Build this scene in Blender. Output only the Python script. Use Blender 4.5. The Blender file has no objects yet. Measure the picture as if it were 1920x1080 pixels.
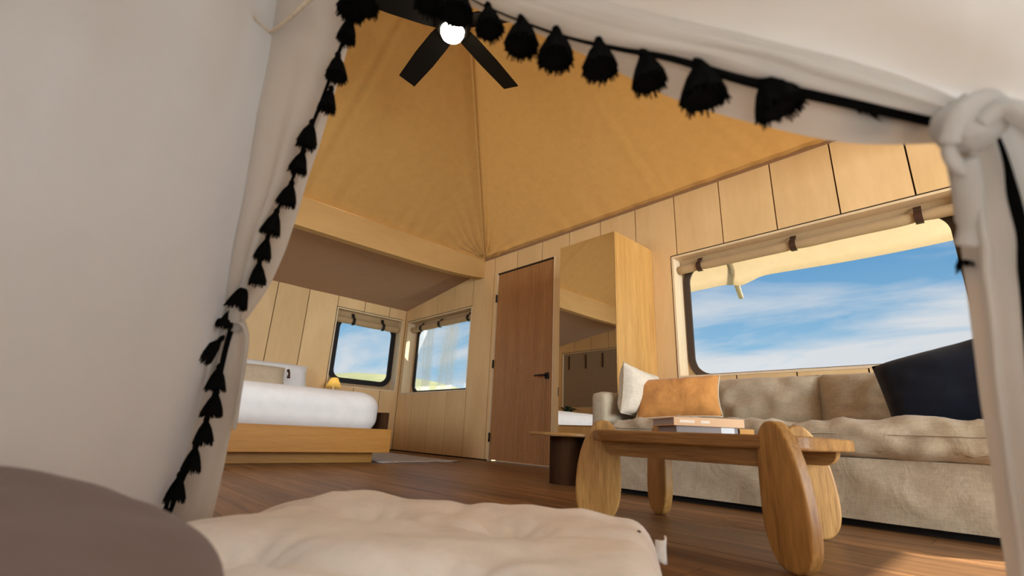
import bpy, bmesh, math, random
from mathutils import Vector, Matrix, noise
random.seed(7)
SC = bpy.context.scene
COL = SC.collection
PI = math.pi

# ------------------------------------------------------------------ camera, sky, sun, exposure
CAM = Vector((0.0, 0.0, 0.28))
RX = Vector((0.69065107, 0.72192983, 0.04264299))
UY = Vector((0.18497646, -0.2333506, 0.95463669))
FW = Vector((-0.69913147, 0.6514329, 0.29470386))
FPX = 881.66
cd = bpy.data.cameras.new('camera')
cam = bpy.data.objects.new('camera', cd); COL.objects.link(cam)
m3 = Matrix((RX, UY, -FW)).transposed()
cam.matrix_world = Matrix.Translation(CAM) @ m3.to_4x4()
cd.sensor_width = 36.0; cd.lens = 36.0 * FPX / 1920.0
cd.clip_start = 0.02; cd.clip_end = 2000
cd.dof.use_dof = True; cd.dof.focus_distance = 2.6; cd.dof.aperture_fstop = 2.8
SC.camera = cam

SC.view_settings.view_transform = 'Standard'
SC.view_settings.look = 'None'
SC.view_settings.gamma = 1.0
SC.view_settings.use_curve_mapping = False
SC.view_settings.exposure = -0.17
SC.cycles.max_bounces = 10
SC.cycles.diffuse_bounces = 6
SC.cycles.transmission_bounces = 6
SC.cycles.transparent_max_bounces = 12
SC.cycles.sample_clamp_indirect = 6.0
SC.cycles.caustics_reflective = False
SC.cycles.caustics_refractive = False

SKY_STRENGTH = 1.0
SUN_ENERGY = 15.0
SUN_AZ, SUN_EL = 37.0, 38.0        # azimuth from +X towards +Y
LAMP_EMIT = 60.0

w = bpy.data.worlds.new('sky'); SC.world = w; w.use_nodes = True
nt = w.node_tree; N = nt.nodes; L = nt.links
for n in list(N): N.remove(n)
out = N.new('ShaderNodeOutputWorld'); bg = N.new('ShaderNodeBackground'); L.new(bg.outputs[0], out.inputs[0])
tc = N.new('ShaderNodeTexCoord'); sep = N.new('ShaderNodeSeparateXYZ'); L.new(tc.outputs['Generated'], sep.inputs[0])
grad = N.new('ShaderNodeValToRGB'); L.new(sep.outputs['Z'], grad.inputs[0])
e = grad.color_ramp.elements
e[0].position = 0.0; e[0].color = (0.50, 0.70, 0.84, 1)
e[1].position = 1.0; e[1].color = (0.09, 0.26, 0.55, 1)
x = e.new(0.12); x.color = (0.34, 0.62, 0.84, 1)
x = e.new(0.34); x.color = (0.105, 0.36, 0.68, 1)
x = e.new(0.6); x.color = (0.08, 0.29, 0.60, 1)
# wisps of cloud: sky direction projected on a high layer
dv = N.new('ShaderNodeMath'); dv.operation = 'ADD'; L.new(sep.outputs['Z'], dv.inputs[0]); dv.inputs[1].default_value = 0.18
dx = N.new('ShaderNodeMath'); dx.operation = 'DIVIDE'; L.new(sep.outputs['X'], dx.inputs[0]); L.new(dv.outputs[0], dx.inputs[1])
dy = N.new('ShaderNodeMath'); dy.operation = 'DIVIDE'; L.new(sep.outputs['Y'], dy.inputs[0]); L.new(dv.outputs[0], dy.inputs[1])
cmb = N.new('ShaderNodeCombineXYZ'); L.new(dx.outputs[0], cmb.inputs[0]); L.new(dy.outputs[0], cmb.inputs[1])
mp = N.new('ShaderNodeMapping'); mp.inputs['Scale'].default_value = (0.75, 1.9, 1); mp.inputs['Rotation'].default_value = (0, 0, 0.25)
mp.inputs['Location'].default_value = (1.7, 0.4, 0)
L.new(cmb.outputs[0], mp.inputs[0])
nz = N.new('ShaderNodeTexNoise'); nz.inputs['Scale'].default_value = 1.15; nz.inputs['Detail'].default_value = 9; nz.inputs['Roughness'].default_value = 0.58; nz.inputs['Distortion'].default_value = 0.55
L.new(mp.outputs[0], nz.inputs['Vector'])
# more cloud towards the horizon
hz = N.new('ShaderNodeMapRange'); L.new(sep.outputs['Z'], hz.inputs[0])
hz.inputs[1].default_value = 0.06; hz.inputs[2].default_value = 0.36; hz.inputs[3].default_value = 0.29; hz.inputs[4].default_value = -0.07
bank = N.new('ShaderNodeMapRange'); L.new(sep.outputs['Y'], bank.inputs[0])
bank.inputs[1].default_value = 0.55; bank.inputs[2].default_value = 0.95; bank.inputs[3].default_value = 0.45; bank.inputs[4].default_value = 1.35
hb = N.new('ShaderNodeMath'); hb.operation = 'MULTIPLY'; L.new(hz.outputs[0], hb.inputs[0]); L.new(bank.outputs[0], hb.inputs[1])
ad = N.new('ShaderNodeMath'); ad.operation = 'ADD'; L.new(nz.outputs['Fac'], ad.inputs[0]); L.new(hb.outputs[0], ad.inputs[1])
cr = N.new('ShaderNodeValToRGB'); L.new(ad.outputs[0], cr.inputs[0])
cr.color_ramp.elements[0].position = 0.50; cr.color_ramp.elements[0].color = (0, 0, 0, 1)
cr.color_ramp.elements[1].position = 0.74; cr.color_ramp.elements[1].color = (1, 1, 1, 1)
mx = N.new('ShaderNodeMixRGB'); L.new(cr.outputs[0], mx.inputs[0]); L.new(grad.outputs[0], mx.inputs[1]); mx.inputs[2].default_value = (0.80, 0.83, 0.86, 1)
L.new(mx.outputs[0], bg.inputs[0]); bg.inputs[1].default_value = SKY_STRENGTH

sd = bpy.data.lights.new('sun', 'SUN'); sd.energy = SUN_ENERGY; sd.angle = math.radians(0.6); sd.color = (1.0, 0.93, 0.82)
sun = bpy.data.objects.new('sun', sd); COL.objects.link(sun)
sv = Vector((math.cos(math.radians(SUN_EL)) * math.cos(math.radians(SUN_AZ)), math.cos(math.radians(SUN_EL)) * math.sin(math.radians(SUN_AZ)), math.sin(math.radians(SUN_EL))))
sun.rotation_euler = sv.to_track_quat('Z', 'Y').to_euler()

# daylight that comes in through the open front of the tent (beyond the deck side)
DAY = 545.0
ald = bpy.data.lights.new('front_opening_daylight', 'AREA'); ald.shape = 'RECTANGLE'; ald.size = 4.0; ald.size_y = 1.9; ald.energy = DAY; ald.color = (0.85, 0.945, 1.0)
al = bpy.data.objects.new('front_opening_daylight', ald); COL.objects.link(al)
al.location = (4.20, 1.20, 1.15); al.rotation_euler = (0, math.radians(90), 0)
al.rotation_euler = Vector((1, -0.05, 0)).to_track_quat('Z', 'Y').to_euler()

# added fill lamps outside the invented window behind the play tent
def window_fill(loc, aim, sx, sy, energy, spread):
    d = bpy.data.lights.new('side_window_fill', 'AREA'); d.shape = 'RECTANGLE'; d.size = sx; d.size_y = sy; d.energy = energy; d.color = (0.86, 0.95, 1.0); d.spread = math.radians(spread)
    o = bpy.data.objects.new('side_window_fill', d); COL.objects.link(o); o.location = loc
    o.rotation_euler = (Vector(loc) - Vector(aim)).to_track_quat('Z', 'Y').to_euler()
window_fill((-2.8, -1.45, 1.25), (-5.0, 3.36, 0.8), 1.0, 0.9, 24.0, 110)
window_fill((-0.85, -1.35, 1.30), (-0.85, 0.0, 0.9), 0.9, 0.9, 6.0, 130)

# ------------------------------------------------------------------ materials
def newmat(name):
    m = bpy.data.materials.new(name); m.use_nodes = True
    return m, m.node_tree.nodes, m.node_tree.links, m.node_tree.nodes['Principled BSDF']
def setc(b, c, r=0.6, spec=0.3):
    b.inputs['Base Color'].default_value = (*c, 1); b.inputs['Roughness'].default_value = r
    b.inputs['Specular IOR Level'].default_value = spec
def plain(name, c, r=0.6, spec=0.3, metal=0.0):
    m, n, l, b = newmat(name); setc(b, c, r, spec); b.inputs['Metallic'].default_value = metal
    return m
def ramp(n, pairs):
    c = n.new('ShaderNodeValToRGB'); els = c.color_ramp.elements
    els[0].position, els[0].color = pairs[0][0], (*pairs[0][1], 1)
    els[1].position, els[1].color = pairs[-1][0], (*pairs[-1][1], 1)
    for p, col in pairs[1:-1]:
        q = els.new(p); q.color = (*col, 1)
    return c
def wood(name, dark, light, scale=(1, 1, 1), r=0.5, spec=0.3, nscale=3.0, bump=0.08, per_object=0.0, fine=0.35, contrast=(0.32, 0.7)):
    """grain: noise stretched along one axis plus fine pores"""
    m, n, l, b = newmat(name)
    t = n.new('ShaderNodeTexCoord'); mp = n.new('ShaderNodeMapping'); mp.inputs['Scale'].default_value = scale
    l.new(t.outputs['Object'], mp.inputs[0])
    oi = n.new('ShaderNodeObjectInfo')
    om = n.new('ShaderNodeVectorMath'); om.operation = 'SCALE'; om.inputs[0].default_value = (7.3, 3.1, 5.7); l.new(oi.outputs['Random'], om.inputs['Scale'])
    va = n.new('ShaderNodeVectorMath'); va.operation = 'ADD'; l.new(mp.outputs[0], va.inputs[0]); l.new(om.outputs[0], va.inputs[1])
    a = n.new('ShaderNodeTexNoise'); a.inputs['Scale'].default_value = nscale; a.inputs['Detail'].default_value = 6; a.inputs['Roughness'].default_value = 0.6; a.inputs['Distortion'].default_value = 0.6
    l.new(va.outputs[0], a.inputs['Vector'])
    f = n.new('ShaderNodeTexNoise'); f.inputs['Scale'].default_value = nscale * 9; f.inputs['Detail'].default_value = 4
    l.new(va.outputs[0], f.inputs['Vector'])
    mixf = n.new('ShaderNodeMixRGB'); mixf.blend_type = 'MIX'; mixf.inputs[0].default_value = fine
    l.new(a.outputs['Fac'], mixf.inputs[1]); l.new(f.outputs['Fac'], mixf.inputs[2])
    c = ramp(n, [(contrast[0], dark), (contrast[1], light)]); l.new(mixf.outputs[0], c.inputs[0])
    last = c.outputs[0]
    if per_object:
        hs = n.new('ShaderNodeHueSaturation')
        mr = n.new('ShaderNodeMapRange'); l.new(oi.outputs['Random'], mr.inputs[0]); mr.inputs[3].default_value = 1 - per_object; mr.inputs[4].default_value = 1 + per_object
        l.new(mr.outputs[0], hs.inputs['Value']); l.new(last, hs.inputs['Color']); last = hs.outputs[0]
    l.new(last, b.inputs['Base Color'])
    b.inputs['Roughness'].default_value = r; b.inputs['Specular IOR Level'].default_value = spec
    if bump:
        bp = n.new('ShaderNodeBump'); bp.inputs['Strength'].default_value = bump; bp.inputs['Distance'].default_value = 0.004
        l.new(mixf.outputs[0], bp.inputs['Height']); l.new(bp.outputs[0], b.inputs['Normal'])
    return m
def cloth(name, c, r=0.85, trans=0.0, tc_col=None, weave=700.0, mottle=0.08, bump=0.15, crease=0.0, crease_scale=6.0, slub=0.0):
    """woven cloth; trans mixes in a translucent lobe"""
    m, n, l, b = newmat(name); setc(b, c, r, 0.12)
    b.inputs['Sheen Weight'].default_value = 0.15
    t = n.new('ShaderNodeTexCoord')
    mo = n.new('ShaderNodeTexNoise'); mo.inputs['Scale'].default_value = 14; mo.inputs['Detail'].default_value = 8; mo.inputs['Roughness'].default_value = 0.7
    l.new(t.outputs['Object'], mo.inputs['Vector'])
    d = tuple(v * (1 - mottle * 1.6) for v in c); h = tuple(min(1, v * (1 + mottle)) for v in c)
    cr_ = ramp(n, [(0.3, d), (0.7, h)]); l.new(mo.outputs['Fac'], cr_.inputs[0])
    l.new(cr_.outputs[0], b.inputs['Base Color'])
    if slub:      # uneven yarns running both ways
        lastc = cr_.outputs[0]
        for sc_ in ((0.06, 0.06, 1.0), (1.0, 1.0, 0.06)):
            mp = n.new('ShaderNodeMapping'); mp.inputs['Scale'].default_value = sc_; l.new(t.outputs['Object'], mp.inputs[0])
            sn = n.new('ShaderNodeTexNoise'); sn.inputs['Scale'].default_value = 420; sn.inputs['Detail'].default_value = 2; l.new(mp.outputs[0], sn.inputs['Vector'])
            sr = ramp(n, [(0.35, (1 - slub,) * 3), (0.65, (1 + slub,) * 3)]); l.new(sn.outputs['Fac'], sr.inputs[0])
            mm = n.new('ShaderNodeMixRGB'); mm.blend_type = 'MULTIPLY'; mm.inputs[0].default_value = 1.0; l.new(lastc, mm.inputs[1]); l.new(sr.outputs[0], mm.inputs[2]); lastc = mm.outputs[0]
        l.new(lastc, b.inputs['Base Color'])
    wv = n.new('ShaderNodeTexNoise'); wv.inputs['Scale'].default_value = weave; wv.inputs['Detail'].default_value = 2
    l.new(t.outputs['Object'], wv.inputs['Vector'])
    bp = n.new('ShaderNodeBump'); bp.inputs['Strength'].default_value = bump; bp.inputs['Distance'].default_value = 0.002
    l.new(wv.outputs['Fac'], bp.inputs['Height'])
    last = bp
    if crease:
        cn = n.new('ShaderNodeTexNoise'); cn.inputs['Scale'].default_value = crease_scale; cn.inputs['Detail'].default_value = 4; cn.inputs['Distortion'].default_value = 1.2
        l.new(t.outputs['Object'], cn.inputs['Vector'])
        b2 = n.new('ShaderNodeBump'); b2.inputs['Strength'].default_value = crease; b2.inputs['Distance'].default_value = 0.03
        l.new(cn.outputs['Fac'], b2.inputs['Height']); l.new(bp.outputs[0], b2.inputs['Normal']); last = b2
    l.new(last.outputs[0], b.inputs['Normal'])
    if trans:
        tr = n.new('ShaderNodeBsdfTranslucent'); tr.inputs[0].default_value = (*(tc_col or c), 1)
        l.new(last.outputs[0], tr.inputs['Normal'])
        mxs = n.new('ShaderNodeMixShader'); mxs.inputs[0].default_value = trans
        l.new(b.outputs[0], mxs.inputs[1]); l.new(tr.outputs[0], mxs.inputs[2])
        o = n['Material Output']; l.new(mxs.outputs[0], o.inputs['Surface'])
    return m
def emit(name, c, s):
    m = bpy.data.materials.new(name); m.use_nodes = True; n = m.node_tree.nodes; n.clear()
    e_ = n.new('ShaderNodeEmission'); e_.inputs[0].default_value = (*c, 1); e_.inputs[1].default_value = s
    o = n.new('ShaderNodeOutputMaterial'); m.node_tree.links.new(e_.outputs[0], o.inputs[0]); return m
def vinyl(name, haze=0.03, crease=False):
    m = bpy.data.materials.new(name); m.use_nodes = True; n = m.node_tree.nodes; l = m.node_tree.links; n.clear()
    o = n.new('ShaderNodeOutputMaterial'); tr = n.new('ShaderNodeBsdfTransparent'); gl = n.new('ShaderNodeBsdfGlossy'); gl.inputs['Roughness'].default_value = 0.35
    tr.inputs[0].default_value = (0.97, 0.985, 1, 1)
    m1 = n.new('ShaderNodeMixShader'); m1.inputs[0].default_value = 0.03; l.new(tr.outputs[0], m1.inputs[1]); l.new(gl.outputs[0], m1.inputs[2])
    df = n.new('ShaderNodeBsdfTranslucent'); df.inputs[0].default_value = (0.9, 0.95, 1, 1)
    d2 = n.new('ShaderNodeBsdfDiffuse'); d2.inputs[0].default_value = (0.9, 0.95, 1, 1)
    ds = n.new('ShaderNodeMixShader'); ds.inputs[0].default_value = 0.5; l.new(df.outputs[0], ds.inputs[1]); l.new(d2.outputs[0], ds.inputs[2])
    m2 = n.new('ShaderNodeMixShader'); m2.inputs[0].default_value = haze; l.new(m1.outputs[0], m2.inputs[1]); l.new(ds.outputs[0], m2.inputs[2])
    if crease:
        t = n.new('ShaderNodeTexCoord'); mp = n.new('ShaderNodeMapping'); mp.inputs['Scale'].default_value = (2.6, 2.6, 0.12); l.new(t.outputs['Object'], mp.inputs[0])
        nn = n.new('ShaderNodeTexNoise'); nn.inputs['Scale'].default_value = 1.6; nn.inputs['Detail'].default_value = 5; nn.inputs['Distortion'].default_value = 0.4; l.new(mp.outputs[0], nn.inputs['Vector'])
        c = ramp(n, [(0.35, (0.05,) * 3), (0.5, (0.22,) * 3), (0.56, (0.7,) * 3), (0.62, (0.3,) * 3), (0.8, (0.55,) * 3)]); l.new(nn.outputs['Fac'], c.inputs[0])
        l.new(c.outputs[0], m2.inputs[0])
    l.new(m2.outputs[0], o.inputs[0]); return m

M = {}
M['birch'] = wood('birch_plywood', (0.69, 0.455, 0.215), (0.81, 0.565, 0.30), (1, 1, 0.22), r=0.55, nscale=3.2, bump=0.02, per_object=0.05, fine=0.25)
M['birch_edge'] = wood('birch_plywood_edge', (0.70, 0.53, 0.33), (0.80, 0.64, 0.44), (1, 1, 0.2), nscale=5, bump=0.02)
M['beam'] = wood('beam_plywood', (0.45, 0.26, 0.09), (0.57, 0.345, 0.135), (1, 0.35, 1), r=0.55, nscale=2.4, bump=0.02, fine=0.15)
M['joint'] = plain('dark_joint', (0.035, 0.022, 0.012), 0.9)
M['oak'] = wood('oak_veneer', (0.40, 0.20, 0.055), (0.62, 0.35, 0.11), (1, 1, 0.06), r=0.45, nscale=16, bump=0.03, fine=0.4)
M['oak_h'] = wood('oak_bed_board', (0.40, 0.165, 0.028), (0.56, 0.275, 0.06), (1, 0.06, 1), r=0.45, nscale=16, bump=0.03, fine=0.4)
M['door'] = wood('reeded_oak', (0.32, 0.14, 0.045), (0.46, 0.225, 0.08), (1, 1, 0.05), r=0.5, nscale=14, bump=0.03, fine=0.4)
M['teak'] = wood('teak_table', (0.24, 0.105, 0.025), (0.64, 0.36, 0.11), (1, 1, 0.07), r=0.42, nscale=22, bump=0.06, fine=0.45, spec=0.35)
M['teak_h'] = wood('teak_table_top', (0.17, 0.072, 0.020), (0.46, 0.245, 0.078), (0.07, 1, 1), r=0.42, nscale=22, bump=0.06, fine=0.45, spec=0.35)  # darker than the legs: shade on apron and edge put into the colour
M['walnut'] = wood('dark_stained_or_shaded_wood', (0.030, 0.012, 0.005), (0.075, 0.032, 0.012), (1, 1, 0.1), r=0.8, nscale=12, bump=0.03, spec=0.1)
M['floor'] = wood('floor_boards', (0.050, 0.020, 0.007), (0.37, 0.185, 0.072), (0.07, 1.0, 1), r=0.40, nscale=17, bump=0.05, per_object=0.16, fine=0.3, spec=0.4, contrast=(0.30, 0.72))
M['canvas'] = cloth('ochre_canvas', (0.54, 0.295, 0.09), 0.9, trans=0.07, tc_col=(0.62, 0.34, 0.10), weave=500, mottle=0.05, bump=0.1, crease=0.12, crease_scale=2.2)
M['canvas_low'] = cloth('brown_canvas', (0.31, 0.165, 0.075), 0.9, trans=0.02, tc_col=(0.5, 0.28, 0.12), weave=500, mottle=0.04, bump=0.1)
M['blind'] = cloth('blind_canvas', (0.52, 0.36, 0.20), 0.9, trans=0.12, weave=600, mottle=0.05)
M['blind_grey'] = cloth('closed_blind_canvas', (0.33, 0.25, 0.17), 0.9, weave=600, mottle=0.04)
M['fly'] = cloth('fly_sheet_canvas', (0.74, 0.64, 0.48), 0.9, trans=0.50, tc_col=(0.90, 0.78, 0.58), weave=500)
M['leather'] = plain('brown_leather', (0.055, 0.022, 0.012), 0.5)
M['gasket'] = plain('black_gasket', (0.010, 0.008, 0.008), 0.55)
M['gasket_brown'] = plain('brown_gasket', (0.055, 0.035, 0.024), 0.7)
M['vinyl'] = vinyl('clear_vinyl', 0.02)
M['vinyl_creased'] = vinyl('creased_vinyl', 0.2, True)
M['black'] = plain('black_metal', (0.008, 0.007, 0.007), 0.4)
M['fan'] = plain('black_fan', (0.007, 0.006, 0.005), 0.6, 0.12)
M['globe'] = emit('lit_globe', (1.0, 0.91, 0.78), LAMP_EMIT)
M['mirror'] = plain('mirror_glass', (0.93, 0.92, 0.89), 0.01, 0.5, 1.0)
M['linen'] = cloth('beige_linen', (0.44, 0.36, 0.255), 0.9, weave=420, mottle=0.06, bump=0.35, crease=0.2, crease_scale=7, slub=0.085)
M['linen_pillow'] = cloth('pale_linen', (0.64, 0.56, 0.45), 0.9, weave=420, mottle=0.05, bump=0.25, slub=0.08)
M['velvet'] = cloth('rust_velvet', (0.56, 0.25, 0.07), 0.8, weave=300, mottle=0.12, bump=0.1, crease=0.3, crease_scale=8)
M['piping'] = cloth('beige_piping', (0.62, 0.48, 0.32), 0.9)
M['navy'] = cloth('navy_wool', (0.007, 0.010, 0.021), 0.9, weave=300, mottle=0.1)
M['white_bed'] = cloth('white_bedding', (0.86, 0.85, 0.84), 0.9, weave=500, mottle=0.03, crease=0.1, crease_scale=5)
M['beige_pillow'] = cloth('beige_bed_pillow', (0.62, 0.50, 0.35), 0.9)
M['futon'] = cloth('washed_linen_futon', (0.89, 0.87, 0.85), 0.92, weave=600, mottle=0.06, bump=0.2, crease=0.1, crease_scale=9)
M['mauve'] = cloth('mauve_pillow_cotton', (0.165, 0.117, 0.107), 0.95, weave=500, mottle=0.03)
M['tent'] = cloth('white_tent_cotton', (0.66, 0.655, 0.645), 0.92, trans=0.42, tc_col=(0.84, 0.82, 0.79), weave=650, mottle=0.025, bump=0.12, crease=0.10, crease_scale=4.5)
M['tassel'] = plain('black_yarn', (0.004, 0.004, 0.004), 0.95, 0.05)
M['rug'] = cloth('pale_rug', (0.50, 0.44, 0.40), 0.95, weave=250, mottle=0.2, bump=0.5)
M['shade'] = cloth('yellow_shade', (0.80, 0.60, 0.17), 0.8, trans=0.5, tc_col=(0.9, 0.7, 0.25))
M['ceramic'] = plain('cream_ceramic', (0.6, 0.5, 0.35), 0.4)
M['leaf'] = plain('dark_leaf', (0.02, 0.06, 0.03), 0.5)
M['terracotta'] = plain('clay_pot', (0.25, 0.12, 0.07), 0.8)
M['grass'] = wood('hill_grass', (0.17, 0.19, 0.08), (0.33, 0.32, 0.16), (1, 1, 1), r=0.95, nscale=0.12, bump=0)
M['deck'] = wood('deck_boards', (0.34, 0.24, 0.15), (0.5, 0.37, 0.24), (1, 0.1, 1), r=0.7, nscale=10)
M['pole'] = wood('weathered_pole', (0.40, 0.30, 0.20), (0.6, 0.48, 0.34), (1, 0.1, 1), r=0.7, nscale=12)
M['book_peach'] = plain('peach_cover', (0.80, 0.50, 0.28), 0.5)
M['book_grey'] = plain('grey_cover', (0.30, 0.26, 0.25), 0.6)
M['book_orange'] = plain('orange_cover', (0.62, 0.30, 0.06), 0.5)
M['paper'] = plain('paper_pages', (0.50, 0.44, 0.42), 0.8)
M['label'] = plain('white_label', (0.80, 0.82, 0.84), 0.6)
M['print'] = plain('pale_print', (0.92, 0.80, 0.66), 0.6)

# ------------------------------------------------------------------ mesh helpers
class MB:
    def __init__(s): s.v = []; s.f = []
    def add(s, vs, fs):
        o = len(s.v); s.v += [tuple(p) for p in vs]; s.f += [tuple(i + o for i in f) for f in fs]; return s
    def box(s, x0, x1, y0, y1, z0, z1):
        return s.add([(x0, y0, z0), (x1, y0, z0), (x1, y1, z0), (x0, y1, z0), (x0, y0, z1), (x1, y0, z1), (x1, y1, z1), (x0, y1, z1)],
                     [(0, 3, 2, 1), (4, 5, 6, 7), (0, 1, 5, 4), (1, 2, 6, 5), (2, 3, 7, 6), (3, 0, 4, 7)])
    def prism(s, poly, fn, t0, t1):
        """poly: 2-D outline (a,b); fn(a,b,t) -> 3-D point"""
        n = len(poly); vs = [fn(a, b, t0) for a, b in poly] + [fn(a, b, t1) for a, b in poly]
        fs = [tuple(range(n))[::-1], tuple(range(n, 2 * n))] + [(i, (i + 1) % n, n + (i + 1) % n, n + i) for i in range(n)]
        return s.add(vs, fs)
    def grid(s, rows, closed=False):
        r, c = len(rows), len(rows[0]); vs = [p for row in rows for p in row]; fs = []
        for i in range(r - 1):
            for j in range(c if closed else c - 1):
                k = (j + 1) % c
                fs.append((i * c + j, i * c + k, (i + 1) * c + k, (i + 1) * c + j))
        return s.add(vs, fs)
    def tube(s, pts, r, n=8, flat=1.0, cap=True, up=None):
        pts = [Vector(p) for p in pts]; rows = []
        prev = None
        for i, p in enumerate(pts):
            t = (pts[min(i + 1, len(pts) - 1)] - pts[max(i - 1, 0)]).normalized()
            if prev is None:
                a = up or (Vector((0, 0, 1)) if abs(t.z) < 0.9 else Vector((1, 0, 0)))
                prev = t.cross(Vector(a)).normalized()
            prev = (prev - t * prev.dot(t)).normalized(); q = t.cross(prev)
            rr = r[i] if isinstance(r, (list, tuple)) else r
            rows.append([p + prev * (rr * math.cos(2 * PI * k / n)) + q * (rr * flat * math.sin(2 * PI * k / n)) for k in range(n)])
        o = len(s.v); s.grid(rows, True)
        if cap:
            s.f.append(tuple(o + k for k in range(n))[::-1]); s.f.append(tuple(o + (len(rows) - 1) * n + k for k in range(n)))
        return s
    def lathe(s, prof, n=24, c=(0, 0, 0), cap=True):
        rows = [[(c[0] + r * math.cos(2 * PI * k / n), c[1] + r * math.sin(2 * PI * k / n), c[2] + z) for k in range(n)] for r, z in prof]
        o = len(s.v); s.grid(rows, True)
        if cap:
            s.f.append(tuple(o + k for k in range(n))[::-1]); s.f.append(tuple(o + (len(rows) - 1) * n + k for k in range(n)))
        return s
    def mesh(s, name, mat, smooth=False, bevel=0):
        me = bpy.data.meshes.new(name); me.from_pydata(s.v, [], s.f); me.update()
        bm = bmesh.new(); bm.from_mesh(me); bmesh.ops.recalc_face_normals(bm, faces=bm.faces); bm.to_mesh(me); bm.free()
        me.materials.append(mat)
        if smooth:
            for p in me.polygons: p.use_smooth = True
        return me
    def build(s, name, mat, parent=None, smooth=False, bevel=0, seg=2, loc=None):
        me = s.mesh(name, mat, smooth); o = bpy.data.objects.new(name, me); COL.objects.link(o)
        if parent is not None:
            o.parent = parent
        if loc is not None: o.location = loc
        if bevel:
            b = o.modifiers.new('bevel', 'BEVEL'); b.width = bevel; b.segments = seg; b.limit_method = 'ANGLE'; b.angle_limit = math.radians(40)
        return o
def tag(o, label=None, cat=None, group=None, kind=None):
    if label: o['label'] = label
    if cat: o['category'] = cat
    if group: o['group'] = group
    if kind: o['kind'] = kind
    return o
def thing(name, loc, label, cat, group=None, rz=0.0):
    o = bpy.data.objects.new(name, None); COL.objects.link(o); o.location = loc; o.rotation_euler = (0, 0, rz)
    o.empty_display_size = 0.1
    return tag(o, label, cat, group)
def setting(name, loc=(0, 0, 0)):
    o = bpy.data.objects.new(name, None); COL.objects.link(o); o.location = loc; o['kind'] = 'structure'; return o
def nz3(p, s=1.0): return noise.noise(Vector(p) * s)
def catmull(P, n):
    """resample a list of vectors with n samples per span"""
    out_ = []
    for i in range(len(P) - 1):
        a = P[max(i - 1, 0)]; b = P[i]; c = P[i + 1]; d = P[min(i + 2, len(P) - 1)]
        for k in range(n):
            t = k / n
            out_.append(0.5 * ((2 * b) + (c - a) * t + (2 * a - 5 * b + 4 * c - d) * t * t + (3 * b - a - 3 * c + d) * t ** 3))
    out_.append(P[-1].copy()); return out_
def at(px, py, dist):
    """point seen at a picture position, dist metres in front of the camera"""
    return CAM + (RX * ((px - 960) / FPX) - UY * ((py - 540) / FPX) + FW) * dist
def rounded_rect(x0, x1, y0, y1, r, n=6):
    P = []
    for cx, cy, a0 in ((x1 - r, y1 - r, 0), (x0 + r, y1 - r, 90), (x0 + r, y0 + r, 180), (x1 - r, y0 + r, 270)):
        for k in range(n + 1):
            a = math.radians(a0 + 90 * k / n); P.append((cx + r * math.cos(a), cy + r * math.sin(a)))
    return P
def soft_box(w_, d_, h_, r=0.05, n=14, puff=0.02, wr=0.004, seed=0, freq=6.0, front=0.0):
    """rounded cushion centred on the origin, base at z=0"""
    bm = bmesh.new(); bmesh.ops.create_cube(bm, size=2.0)
    bmesh.ops.subdivide_edges(bm, edges=bm.edges[:], cuts=n, use_grid_fill=True)
    vs = []
    hx, hy, hz_ = w_ / 2, d_ / 2, h_ / 2
    r = min(r, hx, hy, hz_)
    for v in bm.verts:
        p = Vector((v.co.x * hx, v.co.y * hy, v.co.z * hz_))
        core = Vector((max(-hx + r, min(hx - r, p.x)), max(-hy + r, min(hy - r, p.y)), max(-hz_ + r, min(hz_ - r, p.z))))
        d = p - core
        if d.length > 1e-6: p = core + d.normalized() * r
        ux, uy, uz = p.x / hx, p.y / hy, p.z / hz_
        if v.co.z > 0: p.z += puff * (1 - ux * ux) ** 1 * (1 - uy * uy) * max(0, uz)
        p.y += -front * (1 - ux * ux) * (1 - uz * uz) if uy < 0 else 0
        q = Vector((p.x * freq + seed * 3.1, p.y * freq + seed, p.z * freq))
        k = wr * (noise.noise(q) + 0.6 * noise.noise(q * 2.3))
        nn = (p - core * 0.6)
        if nn.length > 0: p += nn.normalized() * k
        p.z += hz_
        v.co = p
    me = bpy.data.meshes.new('soft'); bm.to_mesh(me); bm.free()
    mb = MB(); mb.v = [tuple(v.co) for v in me.vertices]; mb.f = [tuple(p.vertices) for p in me.polygons]; bpy.data.meshes.remove(me)
    return mb
def pillow(w_, h_, t_, n=20, pinch=0.06, wr=0.006, seed=0, rd=0.0):
    """throw pillow standing in local X (width) / Z (height), thickness in Y, centred"""
    mb = MB()
    for sgn in (-1, 1):
        rows = []
        for i in range(n + 1):
            row = []
            v = -1 + 2 * i / n
            for j in range(n + 1):
                u = -1 + 2 * j / n
                k = (max(0, 1 - u ** 4) * max(0, 1 - v ** 4))
                th = t_ / 2 * k ** 0.55
                xx = u * w_ / 2 * (1 - pinch * (1 - v * v)); zz = v * h_ / 2 * (1 - pinch * (1 - u * u))
                xx *= math.sqrt(1 - rd * 0.5 * v * v); zz *= math.sqrt(1 - rd * 0.5 * u * u)
                q = Vector((xx * 9 + seed, zz * 9, seed * 2.0 + sgn))
                th += wr * noise.noise(q) * k ** 0.5 + wr * 0.8 * noise.noise(q * 2.1) * k ** 0.3
                row.append((xx, sgn * th, zz))
            rows.append(row)
        mb.grid(rows)
    return mb
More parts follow.
